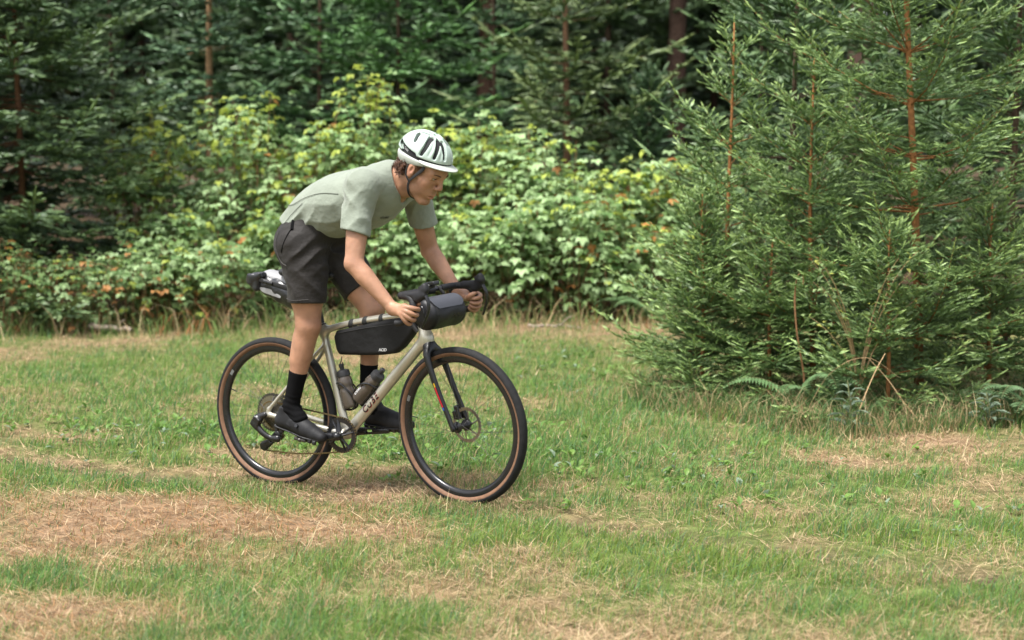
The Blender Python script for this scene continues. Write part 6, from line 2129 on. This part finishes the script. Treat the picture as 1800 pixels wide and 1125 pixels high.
def sapling(x, y, seed):
    rng = np.random.RandomState(seed)
    root = empty('broadleaf_sapling', (x, y, gz(x, y))); tag(root, 'small broad-leaved sapling with pale green leaves among the spruce branches', 'sapling')
    tr_, P, D, N, L, W, C = [], [], [], [], [], [], []
    for i in range(9):
        a = rng.uniform(3.0, 6.4); hh = rng.uniform(.55, 1.0)
        e = np.array([math.cos(a) * .32, math.sin(a) * .22 - .1, hh])
        p = bez((0, 0, 0), (0, -.1, hh * .5), e * [.5, .6, .85], e, 8)
        tr_.append(tube(p, np.linspace(.006, .0015, 8), 5))
        for j in range(22):
            t = rng.uniform(.45, 1.0)
            q = np.array([np.interp(t * 7, np.arange(8), p[:, k]) for k in range(3)]) + rng.randn(3) * .025
            P.append(q); D.append(rng.randn(3) * [1, 1, .3] + [0, -.4, -.1]); N.append(np.array([0, -.2, 1.0]) + rng.randn(3) * .25)
            l = rng.uniform(.03, .05); L.append(l); W.append(l * .6); C.append(np.array([.21, .29, .12]) * rng.uniform(.8, 1.25) if rng.rand() > .15 else np.array([.34, .36, .08]))
    part('stem', merge(tr_), M_DEAD, root)
    V, F, Cc = leaflets(np.array(P), np.array(D), np.array(N), np.array(L), np.array(W), np.array(C))
    link('foliage', mesh_np('foliage', V, F, M_LEAF, Cc), root)['kind'] = 'stuff'
sapling(2.05, 10.15, 8)

def log(label, a, b, r):
    a = np.array(a, dtype=float); b = np.array(b, dtype=float)
    root = empty('fallen_branch', tuple(a)); tag(root, label, 'branch')
    rng = np.random.RandomState(int(abs(a[0]) * 100))
    t = np.linspace(0, 1, 9)[:, None]
    p = (b - a) * t + rng.randn(9, 3) * .008
    part('wood', tube(p, r * (1 - .35 * t[:, 0]) * (1 + .1 * rng.randn(9)), 9), M_LOG, root)
    part('side_twig', tube([p[5], p[5] + [.05, -.03, .06], p[5] + [.09, -.05, .08]], [.010, .007, .004], 6), M_LOG, root)
log('pale fallen branch lying at the foot of the low bushes on the left', (-3.75, 15.25, .05), (-3.35, 15.10, .03), .028)
log('bleached fallen twig on the grass edge below the handlebar side of the hedge', (0.15, 15.55, .03), (0.62, 15.42, .03), .014)

def tall_grass():
    rng = np.random.RandomState(61)
    n = 4600
    x = rng.uniform(-5.6, 2.2, n); y = 14.7 + rng.rand(n) ** .7 * 1.5 + .1 * np.sin(x * 3)
    keep = rng.rand(n) < np.clip(fbm(x, y, 1.4, 3) * 1.9 - .35, .08, 1)
    x, y = x[keep], y[keep]; n = len(x)
    t = rng.rand(n)[:, None]
    col = (1 - t) * np.array([.36, .24, .12]) + t * np.array([.58, .46, .27])
    rust = np.exp(-((x + 2.9) / .35) ** 2)[:, None] * .7 + np.exp(-((x - .9) / .5) ** 2)[:, None] * .3
    col = np.where(rng.rand(n)[:, None] < rust, np.array([.36, .15, .06]) * (.7 + .5 * t), col)
    col = np.where(rng.rand(n)[:, None] < .55, np.array([.13, .20, .055]) * (.7 + .6 * t), col)
    V, F, C = blades(x, y, ground_z(x, y), .10 + .34 * rng.rand(n) ** 1.8, .005 + .004 * rng.rand(n), rng.randn(n) * .8 + np.where(rng.rand(n) < .5, 0, 3.1), .1 + .5 * rng.rand(n), .2 + .9 * rng.rand(n), col, rng.rand(n) * 3.1)
    tag(link('tall_dry_grass', mesh_np('tall_dry_grass', V, F, M_STRAW, C)), 'tall straw-coloured grass along the foot of the bramble hedge', 'grass', kind='stuff')
    # tufts round the foot of the spruce thicket
    n = 5000
    x = rng.uniform(.75, 3.6, n); y = 9.7 + .25 * np.sin(x * 2.3) + rng.rand(n) ** 1.5 * .9 + np.clip(1.5 - x, 0, 1) * .9
    t = rng.rand(n)[:, None]
    col = np.where(rng.rand(n)[:, None] < .4, np.array([.46, .35, .19]) * (.7 + .5 * t), np.array([.105, .19, .06]) * (.7 + .6 * t))
    V, F, C = blades(x, y, ground_z(x, y), .08 + .22 * rng.rand(n) ** 1.5, .003 + .003 * rng.rand(n), rng.rand(n) * 6.28, .2 + .5 * rng.rand(n), .3 + .9 * rng.rand(n), col, rng.rand(n) * 3.1)
    tag(link('thicket_edge_grass', mesh_np('thicket_edge_grass', V, F, M_GRASS, C)), 'longer grass round the foot of the spruce thicket', 'grass', kind='stuff')
tall_grass()
